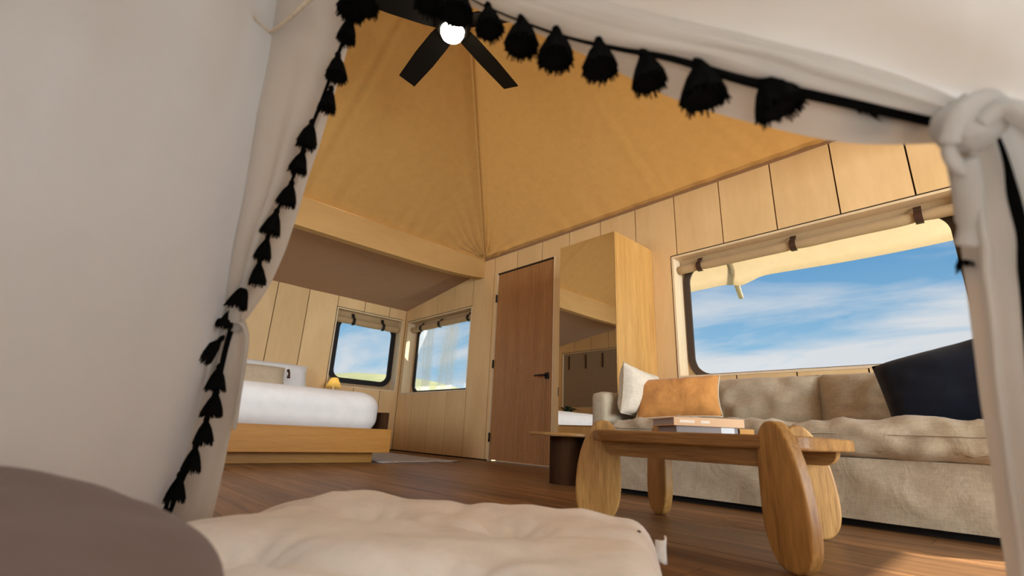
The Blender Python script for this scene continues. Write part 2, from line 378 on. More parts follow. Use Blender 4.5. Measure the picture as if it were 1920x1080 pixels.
def pillow_edge(w_, h_, r, pinch=0.06, n=14):
    pts = []
    def P(u, v): return Vector((u * w_ / 2 * (1 - pinch * (1 - v * v)), 0, v * h_ / 2 * (1 - pinch * (1 - u * u))))
    for k in range(n): pts.append(P(-1 + 2 * k / n, -1))
    for k in range(n): pts.append(P(1, -1 + 2 * k / n))
    for k in range(n): pts.append(P(1 - 2 * k / n, 1))
    for k in range(n + 1): pts.append(P(-1, 1 - 2 * k / n))
    return MB().tube(pts, r, 6, cap=False)

# ------------------------------------------------------------------ the room
YA, XB, YC, XF = 3.364, -5.78, -1.02, 0.40       # sofa wall, bed wall, opposite wall, open front
YM, XM, XBEAM = 1.17, -1.90, -4.10
EAVE = 2.232
def top_a(x): return EAVE + 0.01 if x > -4.12 else 1.87 + (x - XB) * (2.10 - 1.87) / 1.63
GAP = 0.009

def wall_planks(parent, joints, openings, topfn, place, mat=None):
    """boards of a wall: joints along the wall, rectangular openings cut out; place(a, z, depth) -> point"""
    for a0, a1 in zip(joints[:-1], joints[1:]):
        lo, hi = a0 + GAP / 2, a1 - GAP / 2
        cuts = sorted({lo, hi} | {c for o in openings for c in (o[0], o[1]) if lo < c < hi} | {c for c in (-4.12,) if topfn is top_a and lo < c < hi})
        cols = []
        for c0, c1 in zip(cuts[:-1], cuts[1:]):
            mid = (c0 + c1) / 2
            zs = [(0.012, None)]
            for o in openings:
                if o[0] <= mid <= o[1]:
                    nz_ = []
                    for (p, q) in zs:
                        if o[2] > p + 0.03: nz_.append((p, o[2]))
                        nz_.append((max(p, o[3]), q))
                    zs = nz_
            cols.append((c0, c1, zs))
        full = any(len(z) == 1 and z[0] == (0.012, None) for _, _, z in cols)
        def poly(mb, c0, c1, p, q):
            e_ = 1e-4
            q0 = topfn(c0 + e_) if q is None else q; q1 = topfn(c1 - e_) if q is None else q
            mb.prism([(c0, p), (c1, p), (c1, q1), (c0, q0)], lambda a, z, t: place(a, z, t), 0.0, 0.018)
        if full or len(cols) > 1:
            mb = MB()
            for c0, c1, zs in cols:
                for p, q in zs: poly(mb, c0, c1, p, q)
            mb.build('plank', M['birch'], parent)
        else:
            for c0, c1, zs in cols:
                for p, q in zs:
                    mb = MB(); poly(mb, c0, c1, p, q); mb.build('plank', M['birch'], parent)
def wall_back(parent_name, openings, a0, a1, topfn, place, d0=0.020, d1=0.075):
    """dark core behind the boards; the wall's own mesh"""
    mb = MB()
    cuts = sorted({a0, a1} | {c for o in openings for c in (o[0], o[1]) if a0 < c < a1} | ({-4.12} if topfn is top_a else set()))
    for c0, c1 in zip(cuts[:-1], cuts[1:]):
        mid = (c0 + c1) / 2; zs = [(-0.06, None)]
        for o in openings:
            if o[0] <= mid <= o[1]:
                n2 = []
                for p, q in zs:
                    if o[2] > p: n2.append((p, o[2]))
                    n2.append((max(p, o[3]), q))
                zs = n2
        for p, q in zs:
            q0 = topfn(c0 + 1e-4) if q is None else q; q1 = topfn(c1 - 1e-4) if q is None else q
            mb.prism([(c0, p), (c1, p), (c1, q1), (c0, q0)], lambda a, z, t: place(a, z, t), d0, d1)
    o = mb.build(parent_name, M['joint']); o['kind'] = 'structure'; return o

WIN1 = (-1.73, 0.06, 0.727, 1.700)       # long window above the sofa
WIN2 = (-5.715, -4.287, 0.716, 1.705)    # corner window in the sofa wall
WIN3 = (2.36, 3.318, 0.742, 1.728)       # corner window in the bed wall
DOOR = (-3.865, -2.985, 0.0, 2.020)
WIN4 = (-5.69, -4.25, 0.742, 1.728)      # window of the opposite wall, blind down

pl_a = lambda a, z, t: (a, YA + t, z)
ja = [XB] + [-5.405, -5.03, -4.66, -4.29, -3.915, -3.54, -3.17, -2.80, -2.425, -2.05, -1.68, -1.3075, -0.935, -0.5625, -0.19, 0.18, XF]
wa = wall_back('wall_right', [WIN1, WIN2, DOOR], XB, XF, top_a, pl_a)
wall_planks(wa, ja, [WIN1, WIN2, DOOR], top_a, pl_a)
pl_b = lambda a, z, t: (XB - t, a, z)
top_b = lambda y: 1.872
jb = [YC, -0.61, -0.24, 0.13, 0.50, 0.875, 1.245, 1.618, 1.988, 2.358, 2.727, 3.095, YA]
wb = wall_back('wall_back', [WIN3], YC - 0.08, YA + 0.08, top_b, pl_b)
wall_planks(wb, jb, [WIN3], top_b, pl_b)
pl_c = lambda a, z, t: (a, YC - t, z)
WIN5 = (-3.35, -0.30, 0.742, 1.728)      # unseen long window, added to let light in behind the play tent
wc = wall_back('wall_left', [WIN4, WIN5], XB, XF, top_a, pl_c)
wall_planks(wc, ja, [WIN4, WIN5], top_a, pl_c)
# open front: a header and two end posts, wide doorway onto the deck
wf = setting('wall_front')
MB().box(XF, XF + 0.10, YC - 0.08, YC + 0.10, 0, EAVE).build('post', M['birch'], wf)
MB().box(XF, XF + 0.10, YA - 0.10, YA + 0.08, 0, EAVE).build('post', M['birch'], wf)
MB().box(XF, XF + 0.10, YC + 0.10, YA - 0.10, 2.02, EAVE).build('header', M['birch'], wf)
MB().box(XF, XF + 0.10, 0.74, 1.36, 0, 2.02).build('panel', M['birch'], wf)  # unseen panel, added to keep sun off the right tent flap

# floor of boards
fl = MB().box(XB - 0.08, XF + 0.1, YC - 0.08, YA + 0.14, -0.08, -0.022).build('floor', M['joint']); fl['kind'] = 'structure'
bw = 0.185; y = YC; row = 0
while y < YA - 0.001:
    y1 = min(y + bw, YA)
    x = XB - random.uniform(0.1, 1.3)
    while x < XF + 0.1:
        ln = random.uniform(1.5, 1.9); x0 = max(x, XB); x1 = min(x + ln, XF + 0.1)
        if x1 - x0 > 0.02:
            mb = MB().box(x0 + 0.001, x1 - 0.001, y + 0.001, y1 - 0.001, -0.022, random.uniform(-0.0006, 0))
            mb.build('floor_board', M['floor'], fl)
        x += ln
    y = y1; row += 1

# ceiling: pyramid of canvas over the main room
ceil = setting('ceiling')
APEX = Vector((XM, YM, 3.68))
corners = [Vector((XBEAM, YA + 0.02, EAVE)), Vector((XF + 0.12, YA + 0.02, EAVE)), Vector((XF + 0.12, YC - 0.02, EAVE)), Vector((XBEAM, YC - 0.02, EAVE))]
def canvas_face(A, B, seams, seed):
    n, m = 84, 150
    nrm = (B - A).cross(APEX - A).normalized()
    if nrm.z > 0: nrm = -nrm       # into the room
    ln = (B - A).length; eh = (B - A) / ln
    up = (APEX - A) - eh * (APEX - A).dot(eh); up.normalize()
    rows = []
    for i in range(n + 1):
        r = (i / n) ** 1.55; row = []
        for j in range(m + 1):
            t = 2 * j / m - 1
            u = 0.5 + 0.5 * math.copysign(1 - (1 - abs(t)) ** 1.5, t)
            p = (A.lerp(B, u)).lerp(APEX, r)
            s = u * ln; cn = min(u, 1 - u)
            al = (p - A).dot(eh); hh = (p - A).dot(up)
            ac = al if u < 0.5 else ln - al
            dist = math.hypot(ac, hh); th = math.atan2(hh, max(1e-6, ac))
            wob = noise.noise(Vector((th * 3, dist * 1.6, seed)))
            # folds fanning out of the lower corners, short gathers along the eave
            d = 0.034 * math.exp(-dist / 0.42) * min(1, dist / 0.12) * math.sin(th * 42 + 5 * wob) * (0.6 + 0.6 * wob)
            d += 0.012 * math.exp(-hh / 0.25) * noise.noise(Vector((al * 9, hh * 1.5, seed))) * 1.6
            d += 0.020 * noise.noise(Vector((s * 0.9, r * 1.8, seed + 4))) * (1 - r) * min(1, r * 6)
            # belly of the cloth between the hips
            d += 0.035 * (4 * u * (1 - u)) * math.sin(PI * min(1, r * 1.05))
            for su, sw in seams:
                dd = (u - su) * (1 - r) * ln
                d += sw * (math.exp(-(dd / 0.030) ** 2) - 0.7 * math.exp(-((dd - 0.055) / 0.02) ** 2))
            hip = cn * (1 - r) * ln
            d += -0.014 * math.exp(-(hip / 0.08) ** 2)      # cloth pulls away beside the sewn hip
            d *= (1 - math.exp(-(hip / 0.025) ** 2)) * min(1, hh / 0.03)
            row.append(p + nrm * d)
        rows.append(row)
    return MB().grid(rows)
names = 0
for k in range(4):
    A, B = corners[k], corners[(k + 1) % 4]
    canvas_face(A, B, [(0.50, 0.008), (0.68, 0.006)] if k == 0 else [(0.5, 0.006)], k * 5.3).build('canvas_panel', M['canvas'], ceil, smooth=True)
    d = (APEX - A).normalized()
    # welt over each hip
    pts = [A.lerp(APEX, t / 20) + Vector((0, 0, -0.006)) for t in range(0, 20)]
    MB().tube(pts, 0.007, 6).build('hip_seam', M['canvas'], ceil, smooth=True)
# eave piping
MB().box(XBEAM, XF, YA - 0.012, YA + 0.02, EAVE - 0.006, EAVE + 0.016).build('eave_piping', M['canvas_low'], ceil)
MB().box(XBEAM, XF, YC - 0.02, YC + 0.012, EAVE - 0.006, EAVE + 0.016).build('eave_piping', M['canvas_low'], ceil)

# lower canvas over the bed
rows = []
for i in range(25):
    u = i / 24; row = []
    for j in range(41):
        v = j / 40
        xx = XB - 0.02 + u * (XBEAM - 0.02 - XB); yy = YC - 0.02 + v * (YA - YC + 0.04)
        zz = 1.87 + u * 0.236 - 0.02 * math.sin(PI * u) * math.sin(PI * v) + 0.006 * noise.noise(Vector((xx * 2, yy * 2, 3)))
        row.append((xx, yy, zz))
    rows.append(row)
cb = setting('ceiling_back')
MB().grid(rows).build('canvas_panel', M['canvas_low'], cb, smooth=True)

# bowed plywood beam between the two ceilings
rows_f = []
nb = 48
prof = []
for k in range(nb + 1):
    yy = YC + (YA - YC) * k / nb
    c = (yy - YM) / 2.19
    zb = 1.952 + 0.068 * abs(c) ** 5 ; zt = 2.285 - 0.04 * c * c
    prof.append((yy, zb, zt))
rows = [[(XBEAM + 0.004 * math.sin(k * 0.4), yy, zb) for k, (yy, zb, zt) in enumerate(prof)], [(XBEAM, yy, zt) for yy, zb, zt in prof],
        [(XBEAM - 0.09, yy, zt) for yy, zb, zt in prof], [(XBEAM - 0.09, yy, zb) for yy, zb, zt in prof], [(XBEAM, yy, zb) for yy, zb, zt in prof]]
bmo = MB().grid(rows).build('beam', M['beam']); bmo['kind'] = 'structure'
tag(bmo, 'bowed pale plywood beam between the high canvas ceiling and the lower one')

# ------------------------------------------------------------------ windows
def ring(mb, outer, inner, fn, t0, t1):
    n = len(outer)
    rows = [[fn(a, b, t0) for a, b in outer], [fn(a, b, t1) for a, b in outer], [fn(a, b, t1) for a, b in inner], [fn(a, b, t0) for a, b in inner], [fn(a, b, t0) for a, b in outer]]
    return mb.grid(rows, True)
def window(name, o, hole, place, gasket, pane_mat, gw=0.055, rad=0.11, depth=0.135, wall_canvas='blind', label=None):
    root = setting(name)
    a0, a1, z0, z1 = o
    th = 0.016
    for nm, b in (('jamb', (a0, a0 + th, z0, z1)), ('jamb', (a1 - th, a1, z0, z1)), ('head', (a0 + th, a1 - th, z1 - th, z1)), ('sill', (a0 + th, a1 - th, z0, z0 + th))):
        mb = MB(); mb.prism([(b[0], b[2]), (b[1], b[2]), (b[1], b[3]), (b[0], b[3])], place, -0.004, depth)
        mb.build(nm, M['birch_edge'], root)
    h0, h1, hz0, hz1 = hole
    n = 10
    inner = rounded_rect(h0, h1, hz0, hz1, rad, n)
    outer = rounded_rect(h0 - gw, h1 + gw, hz0 - gw, hz1 + gw, rad + gw * 0.8, n)
    big = []
    for (p, q) in outer:   # canvas surround out to the reveal
        cx, cz = (h0 + h1) / 2, (hz0 + hz1) / 2
        dx_, dz_ = p - cx, q - cz
        s = min(((a1 if dx_ > 0 else a0) - cx) / dx_ if abs(dx_) > 1e-6 else 9, ((z1 if dz_ > 0 else z0) - cz) / dz_ if abs(dz_) > 1e-6 else 9)
        big.append((cx + dx_ * max(1, s), cz + dz_ * max(1, s)))
    mid = rounded_rect(h0 - gw * .5, h1 + gw * .5, hz0 - gw * .5, hz1 + gw * .5, rad + gw * 0.4, n)
    corner_fix = MB(); ring(corner_fix, big, mid, place, depth - 0.003, depth + 0.004)
    corner_fix.build('canvas_surround', M[wall_canvas], root)
    g = MB(); ring(g, outer, inner, place, depth - 0.010, depth + 0.010); g.build('gasket', M[gasket], root, bevel=0.003)
    pv = [place(a, b, depth + 0.002 + 0.003 * noise.noise(Vector((a * 6, b * 2, 1)))) for a, b in mid]
    mb = MB()
    nx, nz_ = 24, 8
    rows = []
    for i in range(nz_ + 1):
        rows.append([place(h0 - 0.01 + (h1 - h0 + 0.02) * j / nx, hz0 - 0.01 + (hz1 - hz0 + 0.02) * i / nz_, depth + 0.002 + 0.006 * noise.noise(Vector((j * 0.7, i * 0.25, 2)))) for j in range(nx + 1)])
    mb.grid(rows).build('pane', pane_mat, root, smooth=True)
    # shadow line round the opening
    for b in ((a0 - 0.007, a0, z0, z1 + 0.009), (a0, a1, z1, z1 + 0.009)):
        mb = MB(); mb.prism([(b[0], b[2]), (b[1], b[2]), (b[1], b[3]), (b[0], b[3])], place, -0.0015, 0.02); mb.build('shadow_line', M['joint'], root)
    return root
window('window_1', WIN1, (-1.655, -0.085, 0.765, 1.625), pl_a, 'gasket_brown', M['vinyl'], gw=0.05, rad=0.13)
window('window_2', WIN2, (-5.60, -4.40, 0.765, 1.60), pl_a, 'gasket', M['vinyl_creased'], gw=0.05, rad=0.10)
window('window_3', WIN3, (2.485, 3.235, 0.865, 1.60), pl_b, 'gasket', M['vinyl'], gw=0.065, rad=0.10)
window('window_5_added', WIN5, (-3.27, -0.38, 0.78, 1.65), pl_c, 'gasket_brown', M['vinyl'], gw=0.05, rad=0.13)
window('window_4', WIN4, (-5.57, -4.37, 0.80, 1.60), pl_c, 'gasket', M['vinyl'], gw=0.05, rad=0.10)

def rolled_blind(o, place, straps, label, zr=1.602, r=0.030, mat='blind', strap_mat='leather', dp=0.075, sag=0.0):
    a0, a1, z0, z1 = o; a0 += 0.02; a1 -= 0.02
    c = place((a0 + a1) / 2, z1 - 0.02, dp)
    root = thing('rolled_blind', c, label, 'blind', 'rolled canvas blinds')
    inv = Vector(c)
    P = lambda a, z, t: tuple(Vector(place(a, z, t)) - inv)
    # roll: spiral-ish tube with soft lumps
    pts = []; rr = []
    n = 40
    for k in range(n + 1):
        u = k / n; a = a0 + (a1 - a0) * u
        near = min([abs(a - s) for s in straps] + [9])
        rr.append(r * (1 - 0.16 * math.exp(-(near / 0.05) ** 2)) + 0.002 * noise.noise(Vector((a * 5, 0, z1))))
        pts.append(P(a, zr + 0.004 * noise.noise(Vector((a * 3, 2, 0))), dp))
    MB().tube(pts, rr, 12).build('roll', M[mat], root, smooth=True)
    MB().tube([P(a0 - 0.014, zr, dp), P(a0 + 0.006, zr, dp)], r * 0.95, 12).build('roll_end', M['gasket'], root, smooth=True)
    rows = []
    for i in range(5):
        rows.append([P(a0 + (a1 - a0) * k / n, z1 - 0.016 - (z1 - 0.016 - zr) * i / 4, dp + 0.026 + 0.008 * math.sin(i / 4 * PI)) for k in range(n + 1)])
    MB().grid(rows).build('hanging_canvas', M[mat], root, smooth=True)
    for s in straps:
        # a loop round the roll and a tail up to the head
        loop = []
        R = r + 0.006
        for k in range(0, 15):
            a = math.radians(60 - 300 * k / 14)
            loop.append(P(s, zr + R * math.sin(a), dp - R * math.cos(a)))
        loop = [P(s, z1 - 0.03, dp + 0.014), P(s, zr + R * 1.25, dp - R * 0.1)] + [P(s, zr + R * math.sin(math.radians(110 - 22 * k)) , dp - R * math.cos(math.radians(110 - 22 * k)) ) for k in range(1, 11)]
        mb = MB(); hw = 0.019; th = 0.0025
        ax = (Vector(place(1, 0, 0)) - Vector(place(0, 0, 0))).normalized()
        rows = [[Vector(p) - ax * hw for p in loop], [Vector(p) + ax * hw for p in loop]]
        ob = mb.grid(rows).build('strap', M[strap_mat], root)
        sm = ob.modifiers.new('thick', 'SOLIDIFY'); sm.thickness = th; sm.offset = 0
    return root
rolled_blind(WIN1, pl_a, [-1.532, -0.869, -0.204], 'long rolled tan canvas blind strapped at the top of the big window above the sofa', r=0.034, zr=1.598)
rolled_blind(WIN2, pl_a, [-5.45, -5.02, -4.42], 'rolled tan canvas blind in the corner window beside the reeded door', zr=1.600, r=0.038, strap_mat='gasket')
rolled_blind(WIN3, pl_b, [2.62, 3.05], 'shaded rolled canvas blind with black straps in the window over the bed', zr=1.595, strap_mat='gasket', r=0.046)
# the blind of the opposite window hangs closed, its straps loose on it (seen in the mirror)
cbl = thing('closed_blind', (-4.97, YC - 0.02, 1.70), 'dark flat closed canvas blind with loose straps, seen in the mirror', 'blind')
MB().box(-0.70, 0.70, -0.012, 0.0, -0.94, 0.01).build('canvas', M['blind_grey'], cbl)
for sx in (-0.57, -0.19, 0.17, 0.52):
    MB().box(sx - 0.016, sx + 0.016, 0.0, 0.007, -0.28, -0.03).build('strap', M['leather'], cbl)

# ------------------------------------------------------------------ reeded door
d1 = setting('door_1')
x0, x1 = DOOR[0] + 0.018, DOOR[1] - 0.018
MB().box(DOOR[0], DOOR[0] + 0.014, YA - 0.004, YA + 0.10, 0, 2.02).build('door_jamb', M['birch_edge'], d1)
MB().box(DOOR[1] - 0.014, DOOR[1], YA - 0.004, YA + 0.10, 0, 2.02).build('door_jamb', M['birch_edge'], d1)
MB().box(DOOR[0] + 0.014, DOOR[1] - 0.014, YA, YA + 0.10, 2.008, 2.02).build('door_head', M['gasket'], d1)
nr = 34; pitch = (x1 - x0 - 0.05) / nr; pr = []
yf = YA + 0.012
pts = [(x0, yf)]
pts.append((x0 + 0.012, yf))
for k in range(nr):
    xa = x0 + 0.025 + pitch * k
    for t in (0.06, 0.2, 0.5, 0.8, 0.94):
        pts.append((xa + pitch * t, yf + 0.008 - 0.013 * math.sin(PI * t) ** 0.6))
pts.append((x1 - 0.012, yf)); pts.append((x1, yf))
poly = pts + [(x1, yf + 0.036), (x0, yf + 0.036)]
mb = MB()
rows = [[(a, b, 0.013) for a, b in poly], [(a, b, 2.004) for a, b in poly]]
mb.grid(rows, True).build('door_panel', M['door'], d1)
MB().box(x0, x1, yf + 0.012, yf + 0.030, 0.013, 2.004).build('door_core', M['door'], d1)
for z in (0.23, 0.985, 1.72):
    MB().tube([(x0 - 0.004, YA - 0.006, z - 0.045), (x0 - 0.004, YA - 0.006, z + 0.045)], 0.010, 10).build('hinge', M['black'], d1, smooth=True)
hd = MB().box(-3.095, -3.045, YA - 0.004, YA + 0.010, 0.79, 0.85).build('door_handle', M['black'], d1, bevel=0.004)
MB().tube([(-3.07, YA, 0.822), (-3.07, YA - 0.05, 0.822)], 0.010, 10).build('handle_neck', M['black'], hd, smooth=True)
MB().tube([(-3.062, YA - 0.05, 0.822), (-3.12, YA - 0.052, 0.822), (-3.185, YA - 0.047, 0.820)], 0.0085, 8).build('lever', M['black'], hd, smooth=True)
# washroom beyond the door: a pale floor that catches daylight under the door
wr = MB().box(-4.4, -2.4, YA + 0.14, YA + 1.4, -0.02, 0.004).build('floor_washroom', plain('pale_tile', (0.40, 0.42, 0.45), 0.5)); wr['kind'] = 'structure'

# ------------------------------------------------------------------ outside
gr = setting('ground')
rows = []
for i in range(60):
    row = []
    rad = 2 + (i / 59) ** 2 * 400
    for j in range(73):
        a = 2 * PI * j / 72
        xx, yy = -2 + rad * math.cos(a), 1 + rad * math.sin(a)
        hh = -0.45
        if rad > 8:
            k = min(1, (rad - 8) / 50)
            ang = math.degrees(math.atan2(yy, xx))
            hh += k * (-0.6 + 1.6 * noise.noise(Vector((xx * 0.022, yy * 0.022, 5))))
            # a rounded hill beyond the corner of the tent
            ddx, ddy = xx + 58, yy - 30
            hh += 8.5 * math.exp(-(ddx * ddx + ddy * ddy) / 620)
            if yy > 12 and xx > -18: hh -= k * 6
        row.append((xx, yy, hh))
    rows.append(row)
MB().grid(rows).build('hill_ground', M['grass'], gr, smooth=True)
dk = setting('deck_ground')
for k in range(18):
    MB().box(XF + 0.11 + k * 0.145, XF + 0.25 + k * 0.145, YC - 1.2, YA + 1.6, -0.08, -0.045).build('deck_board', M['deck'], dk)
# unseen canvas awning over the deck, sized to cut the sun patch short
aw = setting('unseen_awning')
MB().box(XF + 0.10, 1.95, YC - 0.6, YA + 3.0, 2.20, 2.205).build('awning_canvas', M['fly'], aw)
for yy in (YC - 0.5, YA + 2.9):
    MB().tube([(1.9, yy, -0.08), (1.9, yy, 2.2)], 0.04, 10).build('awning_pole', M['pole'], aw, smooth=True)
# fly sheet along the sofa wall, scalloped edge at the pole
rows = []
for i in range(10):
    u = i / 9; row = []
    for j in range(121):
        xx = -5.05 + 6.65 * j / 120
        dx_ = (xx + 1.46)
        sc_ = math.exp(-(dx_ / 0.10) ** 2)
        edge_z = 1.655 - 0.02 * math.sin((xx + 1.46) * 1.7) ** 2 - 0.035 * sc_
        yy = YA + 0.02 + (4.12 - YA - 0.02) * u + 0.03 * u * sc_
        zz = 2.34 + (edge_z - 2.34) * u - 0.05 * math.sin(PI * u)
        if xx < -1.5: zz -= 0.02 * u
        row.append((xx, yy, zz))
    rows.append(row)
fy = tag(MB().grid(rows).build('fly_sheet', M['fly'], None, smooth=True), 'pale sunlit canvas fly sheet sloping outside the long window', 'canvas')
fy.modifiers.new('thick', 'SOLIDIFY').thickness = 0.004
tag(MB().tube([(-1.43, 3.60, 1.88), (-1.52, 4.05, 1.70), (-1.60, 4.40, 1.575)], [0.024, 0.024, 0.022], 12).build('tent_pole', M['pole'], None, smooth=True),
    'weathered wooden pole end poking out below the fly sheet outside the long window', 'pole')

# ------------------------------------------------------------------ ceiling fan with lamp
fan = thing('ceiling_fan', (-1.83, 1.155, 3.60), 'black five-bladed ceiling fan with a lit round lamp under the canvas peak', 'fan')
ZB = 2.50 - 3.60
MB().lathe([(0.0, 0.05), (0.06, 0.04), (0.075, 0.0), (0.03, -0.05)], 20).build('ceiling_mount', M['fan'], fan, smooth=True)
MB().tube([(0, 0, -0.02), (0, 0, ZB + 0.14)], 0.013, 10).build('down_rod', M['fan'], fan, smooth=True)
MB().lathe([(0.02, 0.15), (0.05, 0.135), (0.095, 0.10), (0.105, 0.03), (0.10, -0.03), (0.08, -0.055)], 28, (0, 0, ZB)).build('motor_housing', M['fan'], fan, smooth=True)
MB().lathe([(0.068, -0.045), (0.067, -0.07), (0.058, -0.092), (0.040, -0.108), (0.018, -0.115), (0.001, -0.116)], 28, (0, 0, ZB)).build('lamp_globe', M['globe'], fan, smooth=True)
bl = []
for u, wd in ((0.08, 0.055), (0.16, 0.062), (0.35, 0.066), (0.60, 0.058)):
    bl.append((u, wd))
bm_ = MB()
rows = []
for (u, wd) in bl:
    tw = math.radians(13)
    rows.append([(u, -wd * math.cos(tw), -wd * math.sin(tw) + 0.004), (u, wd * math.cos(tw), wd * math.sin(tw) + 0.004), (u, wd * math.cos(tw), wd * math.sin(tw) - 0.004), (u, -wd * math.cos(tw), -wd * math.sin(tw) - 0.004)])
bm_.grid(rows, True); o_ = len(bm_.v); bm_.f.append((0, 1, 2, 3)); bm_.f.append((o_ - 1, o_ - 2, o_ - 3, o_ - 4))
bme = bm_.mesh('blade', M['fan'])
for a in (174, 103, 33, -40, -112):
    b = bpy.data.objects.new('blade', bme); COL.objects.link(b); b.parent = fan; b.location = (0, 0, ZB); b.rotation_euler = (0, 0, math.radians(a))

# ------------------------------------------------------------------ bed
bed = thing('bed', (-4.70, 1.17, 0), 'low oak platform bed with thick white mattress below the bed wall', 'bed')
def rel(o, x0, x1, y0, y1, z0, z1):
    l = o.location; return MB().box(x0 - l.x, x1 - l.x, y0 - l.y, y1 - l.y, z0 - l.z, z1 - l.z)
rel(bed, -5.74, -3.78, 0.32, 2.025, 0, 0.083).build('plinth', M['oak_h'], bed, bevel=0.003)
rel(bed, -3.665, -3.63, 0.245, 2.095, 0.083, 0.266).build('foot_board', M['oak_h'], bed, bevel=0.004)
rel(bed, -5.74, -3.70, 2.05, 2.095, 0.083, 0.40).build('side_rail', M['walnut'], bed, bevel=0.004)  # shade on this rail is put into its dark wood
rel(bed, -5.74, -3.665, 0.245, 0.29, 0.083, 0.266).build('side_rail', M['oak'], bed, bevel=0.004)
rel(bed, -5.74, -3.665, 0.29, 2.05, 0.10, 0.20).build('slat_deck', M['oak_h'], bed)
mt = soft_box(1.97, 1.78, 0.34, r=0.135, n=26, puff=0.03, wr=0.010, seed=3, freq=3.5, front=0.0)
mt.build('mattress', M['white_bed'], bed, smooth=True, loc=(-0.005, -0.02, 0.215))
# duvet edge line hanging just above the board
def bed_pillow(x, y, z, w_, h_, t_, mat, label, tilt, rz, seed):
    root = thing('bed_pillow', (x, y, z), label, 'pillow', 'pillows on the bed')
    ob = pillow(w_, h_, t_, 18, 0.05, 0.008, seed).build('pillow_body', mat, root, smooth=True)
    ob.rotation_euler = (math.radians(tilt), 0, math.radians(rz)); return root
p1 = bed_pillow(-5.60, 1.68, 0.755, 0.78, 0.36, 0.19, M['white_bed'], 'white pillow leaning on the wall at the corner side of the bed', -22, 90, 1)
p2 = bed_pillow(-5.60, 0.66, 0.755, 0.78, 0.36, 0.19, M['white_bed'], 'white pillow at the head of the bed, hidden behind the tent flap', -22, 90, 2)
p3 = bed_pillow(-5.36, 1.42, 0.715, 0.66, 0.30, 0.15, M['beige_pillow'], 'small beige pillow with a brown tassel before the white pillow', -25, 90, 5)
MB().tube([(0.05, 0.325, 0.105), (0.075, 0.335, 0.07), (0.085, 0.33, 0.02)], [0.016, 0.010, 0.018], 8).build('tassel', M['leather'], p3, smooth=True)
# nightstand and lamp
ns = thing('nightstand', (-5.56, 2.40, 0), 'oak nightstand between the bed and the corner, mostly hidden', 'nightstand')
MB().box(-0.20, 0.20, -0.24, 0.24, 0.10, 0.50).build('body', M['oak'], ns, bevel=0.004)
MB().box(0.20, 0.215, -0.23, 0.23, 0.13, 0.47).build('drawer', M['oak'], ns, bevel=0.003)
for sx in (-0.17, 0.17):
    for sy in (-0.2, 0.2): MB().box(sx - 0.02, sx + 0.02, sy - 0.02, sy + 0.02, 0, 0.10).build('leg', M['oak'], ns)
bl_ = thing('bedside_lamp', (-5.62, 2.395, 0.50), 'small bedside lamp with a yellow faceted shade below the window over the bed', 'lamp')
MB().lathe([(0.055, 0.0), (0.055, 0.015), (0.015, 0.03), (0.03, 0.09), (0.034, 0.14), (0.012, 0.20), (0.010, 0.25)], 18).build('base', M['ceramic'], bl_, smooth=True)
MB().lathe([(0.098, 0.215), (0.040, 0.325)], 8, cap=False).build('lamp_shade', M['shade'], bl_)
MB().lathe([(0.001, 0.235), (0.02, 0.245), (0.02, 0.27), (0.001, 0.28)], 10).build('bulb', emit('warm_bulb', (1, 0.75, 0.4), 14), bl_, smooth=True)
# rug
rg = MB(); rows = []
for i in range(25):
    rows.append([(-5.28 + 1.56 * i / 24 + (0.02 * math.sin(j) if i in (0, 24) else 0), 2.06 + 0.84 * j / 16, 0.010 + 0.004 * noise.noise(Vector((i * 0.5, j * 0.5, 0)))) for j in range(17)])
rgo = tag(rg.grid(rows).build('rug', M['rug'], None, smooth=True), 'thin pale grey rug on the floor between bed and door', 'rug')
rgo.modifiers.new('thick', 'SOLIDIFY').thickness = 0.009
# plant on the far ledge by the bed (seen in the mirror)
pt = thing('potted_plant', (-5.16, -0.565, 0.0), 'small dark green plant beside the bed, seen low in the mirror', 'plant')
MB().lathe([(0.13, 0.0), (0.13, 0.46), (0.12, 0.48)], 18).build('stand', M['oak'], pt)
MB().lathe([(0.05, 0.48), (0.075, 0.60), (0.068, 0.60), (0.05, 0.50)], 18).build('pot', M['terracotta'], pt, smooth=True)
for k in range(16):
    a = k * 2.4; r_ = 0.10 + 0.05 * (k % 3)
    c, s = math.cos(a), math.sin(a); zz = 0.60 + 0.02 * (k % 4)
    P = lambda u, v, h: (u * c - v * s, u * s + v * c, zz + 1.4 * h)
    MB().add([P(0.01, 0, 0), P(r_ * .5, -0.035, 0.06), P(r_ * .55, 0, 0.05), P(r_ * .5, 0.035, 0.06), P(r_, 0, 0.045)], [(0, 1, 2), (0, 2, 3), (1, 4, 2), (2, 4, 3)]).build('leaf', M['leaf'], pt)

# ------------------------------------------------------------------ wardrobe with mirror door
wd = thing('wardrobe', (-2.175, 3.09, 0), 'tall narrow oak wardrobe with a mirror door against the plank wall', 'wardrobe')
rel(wd, -2.45, -1.90, 2.835, 3.362, 0.0, 1.80).build('body', M['oak'], wd, bevel=0.002)
md = rel(wd, -2.447, -1.903, 2.822, 2.834, 0.352, 1.797).build('mirror_frame', M['oak'], wd)
mb = MB(); mb.prism(rounded_rect(-2.443 + 2.175, -1.907 + 2.175, 0.356, 1.793, 0.006, 3), lambda a, b, t: (a, t - 3.09, b), 2.8175, 2.8215)
mb.build('mirror', M['mirror'], md)
rel(wd, -2.447, -1.903, 2.820, 2.834, 0.03, 0.345).build('drawer', M['oak'], wd, bevel=0.002)
MB().tube([(-0.285, -0.235, 0.560), (-0.297, -0.24, 0.575), (-0.297, -0.24, 0.635), (-0.285, -0.235, 0.650)], 0.006, 8).build('handle', M['black'], wd, smooth=True)

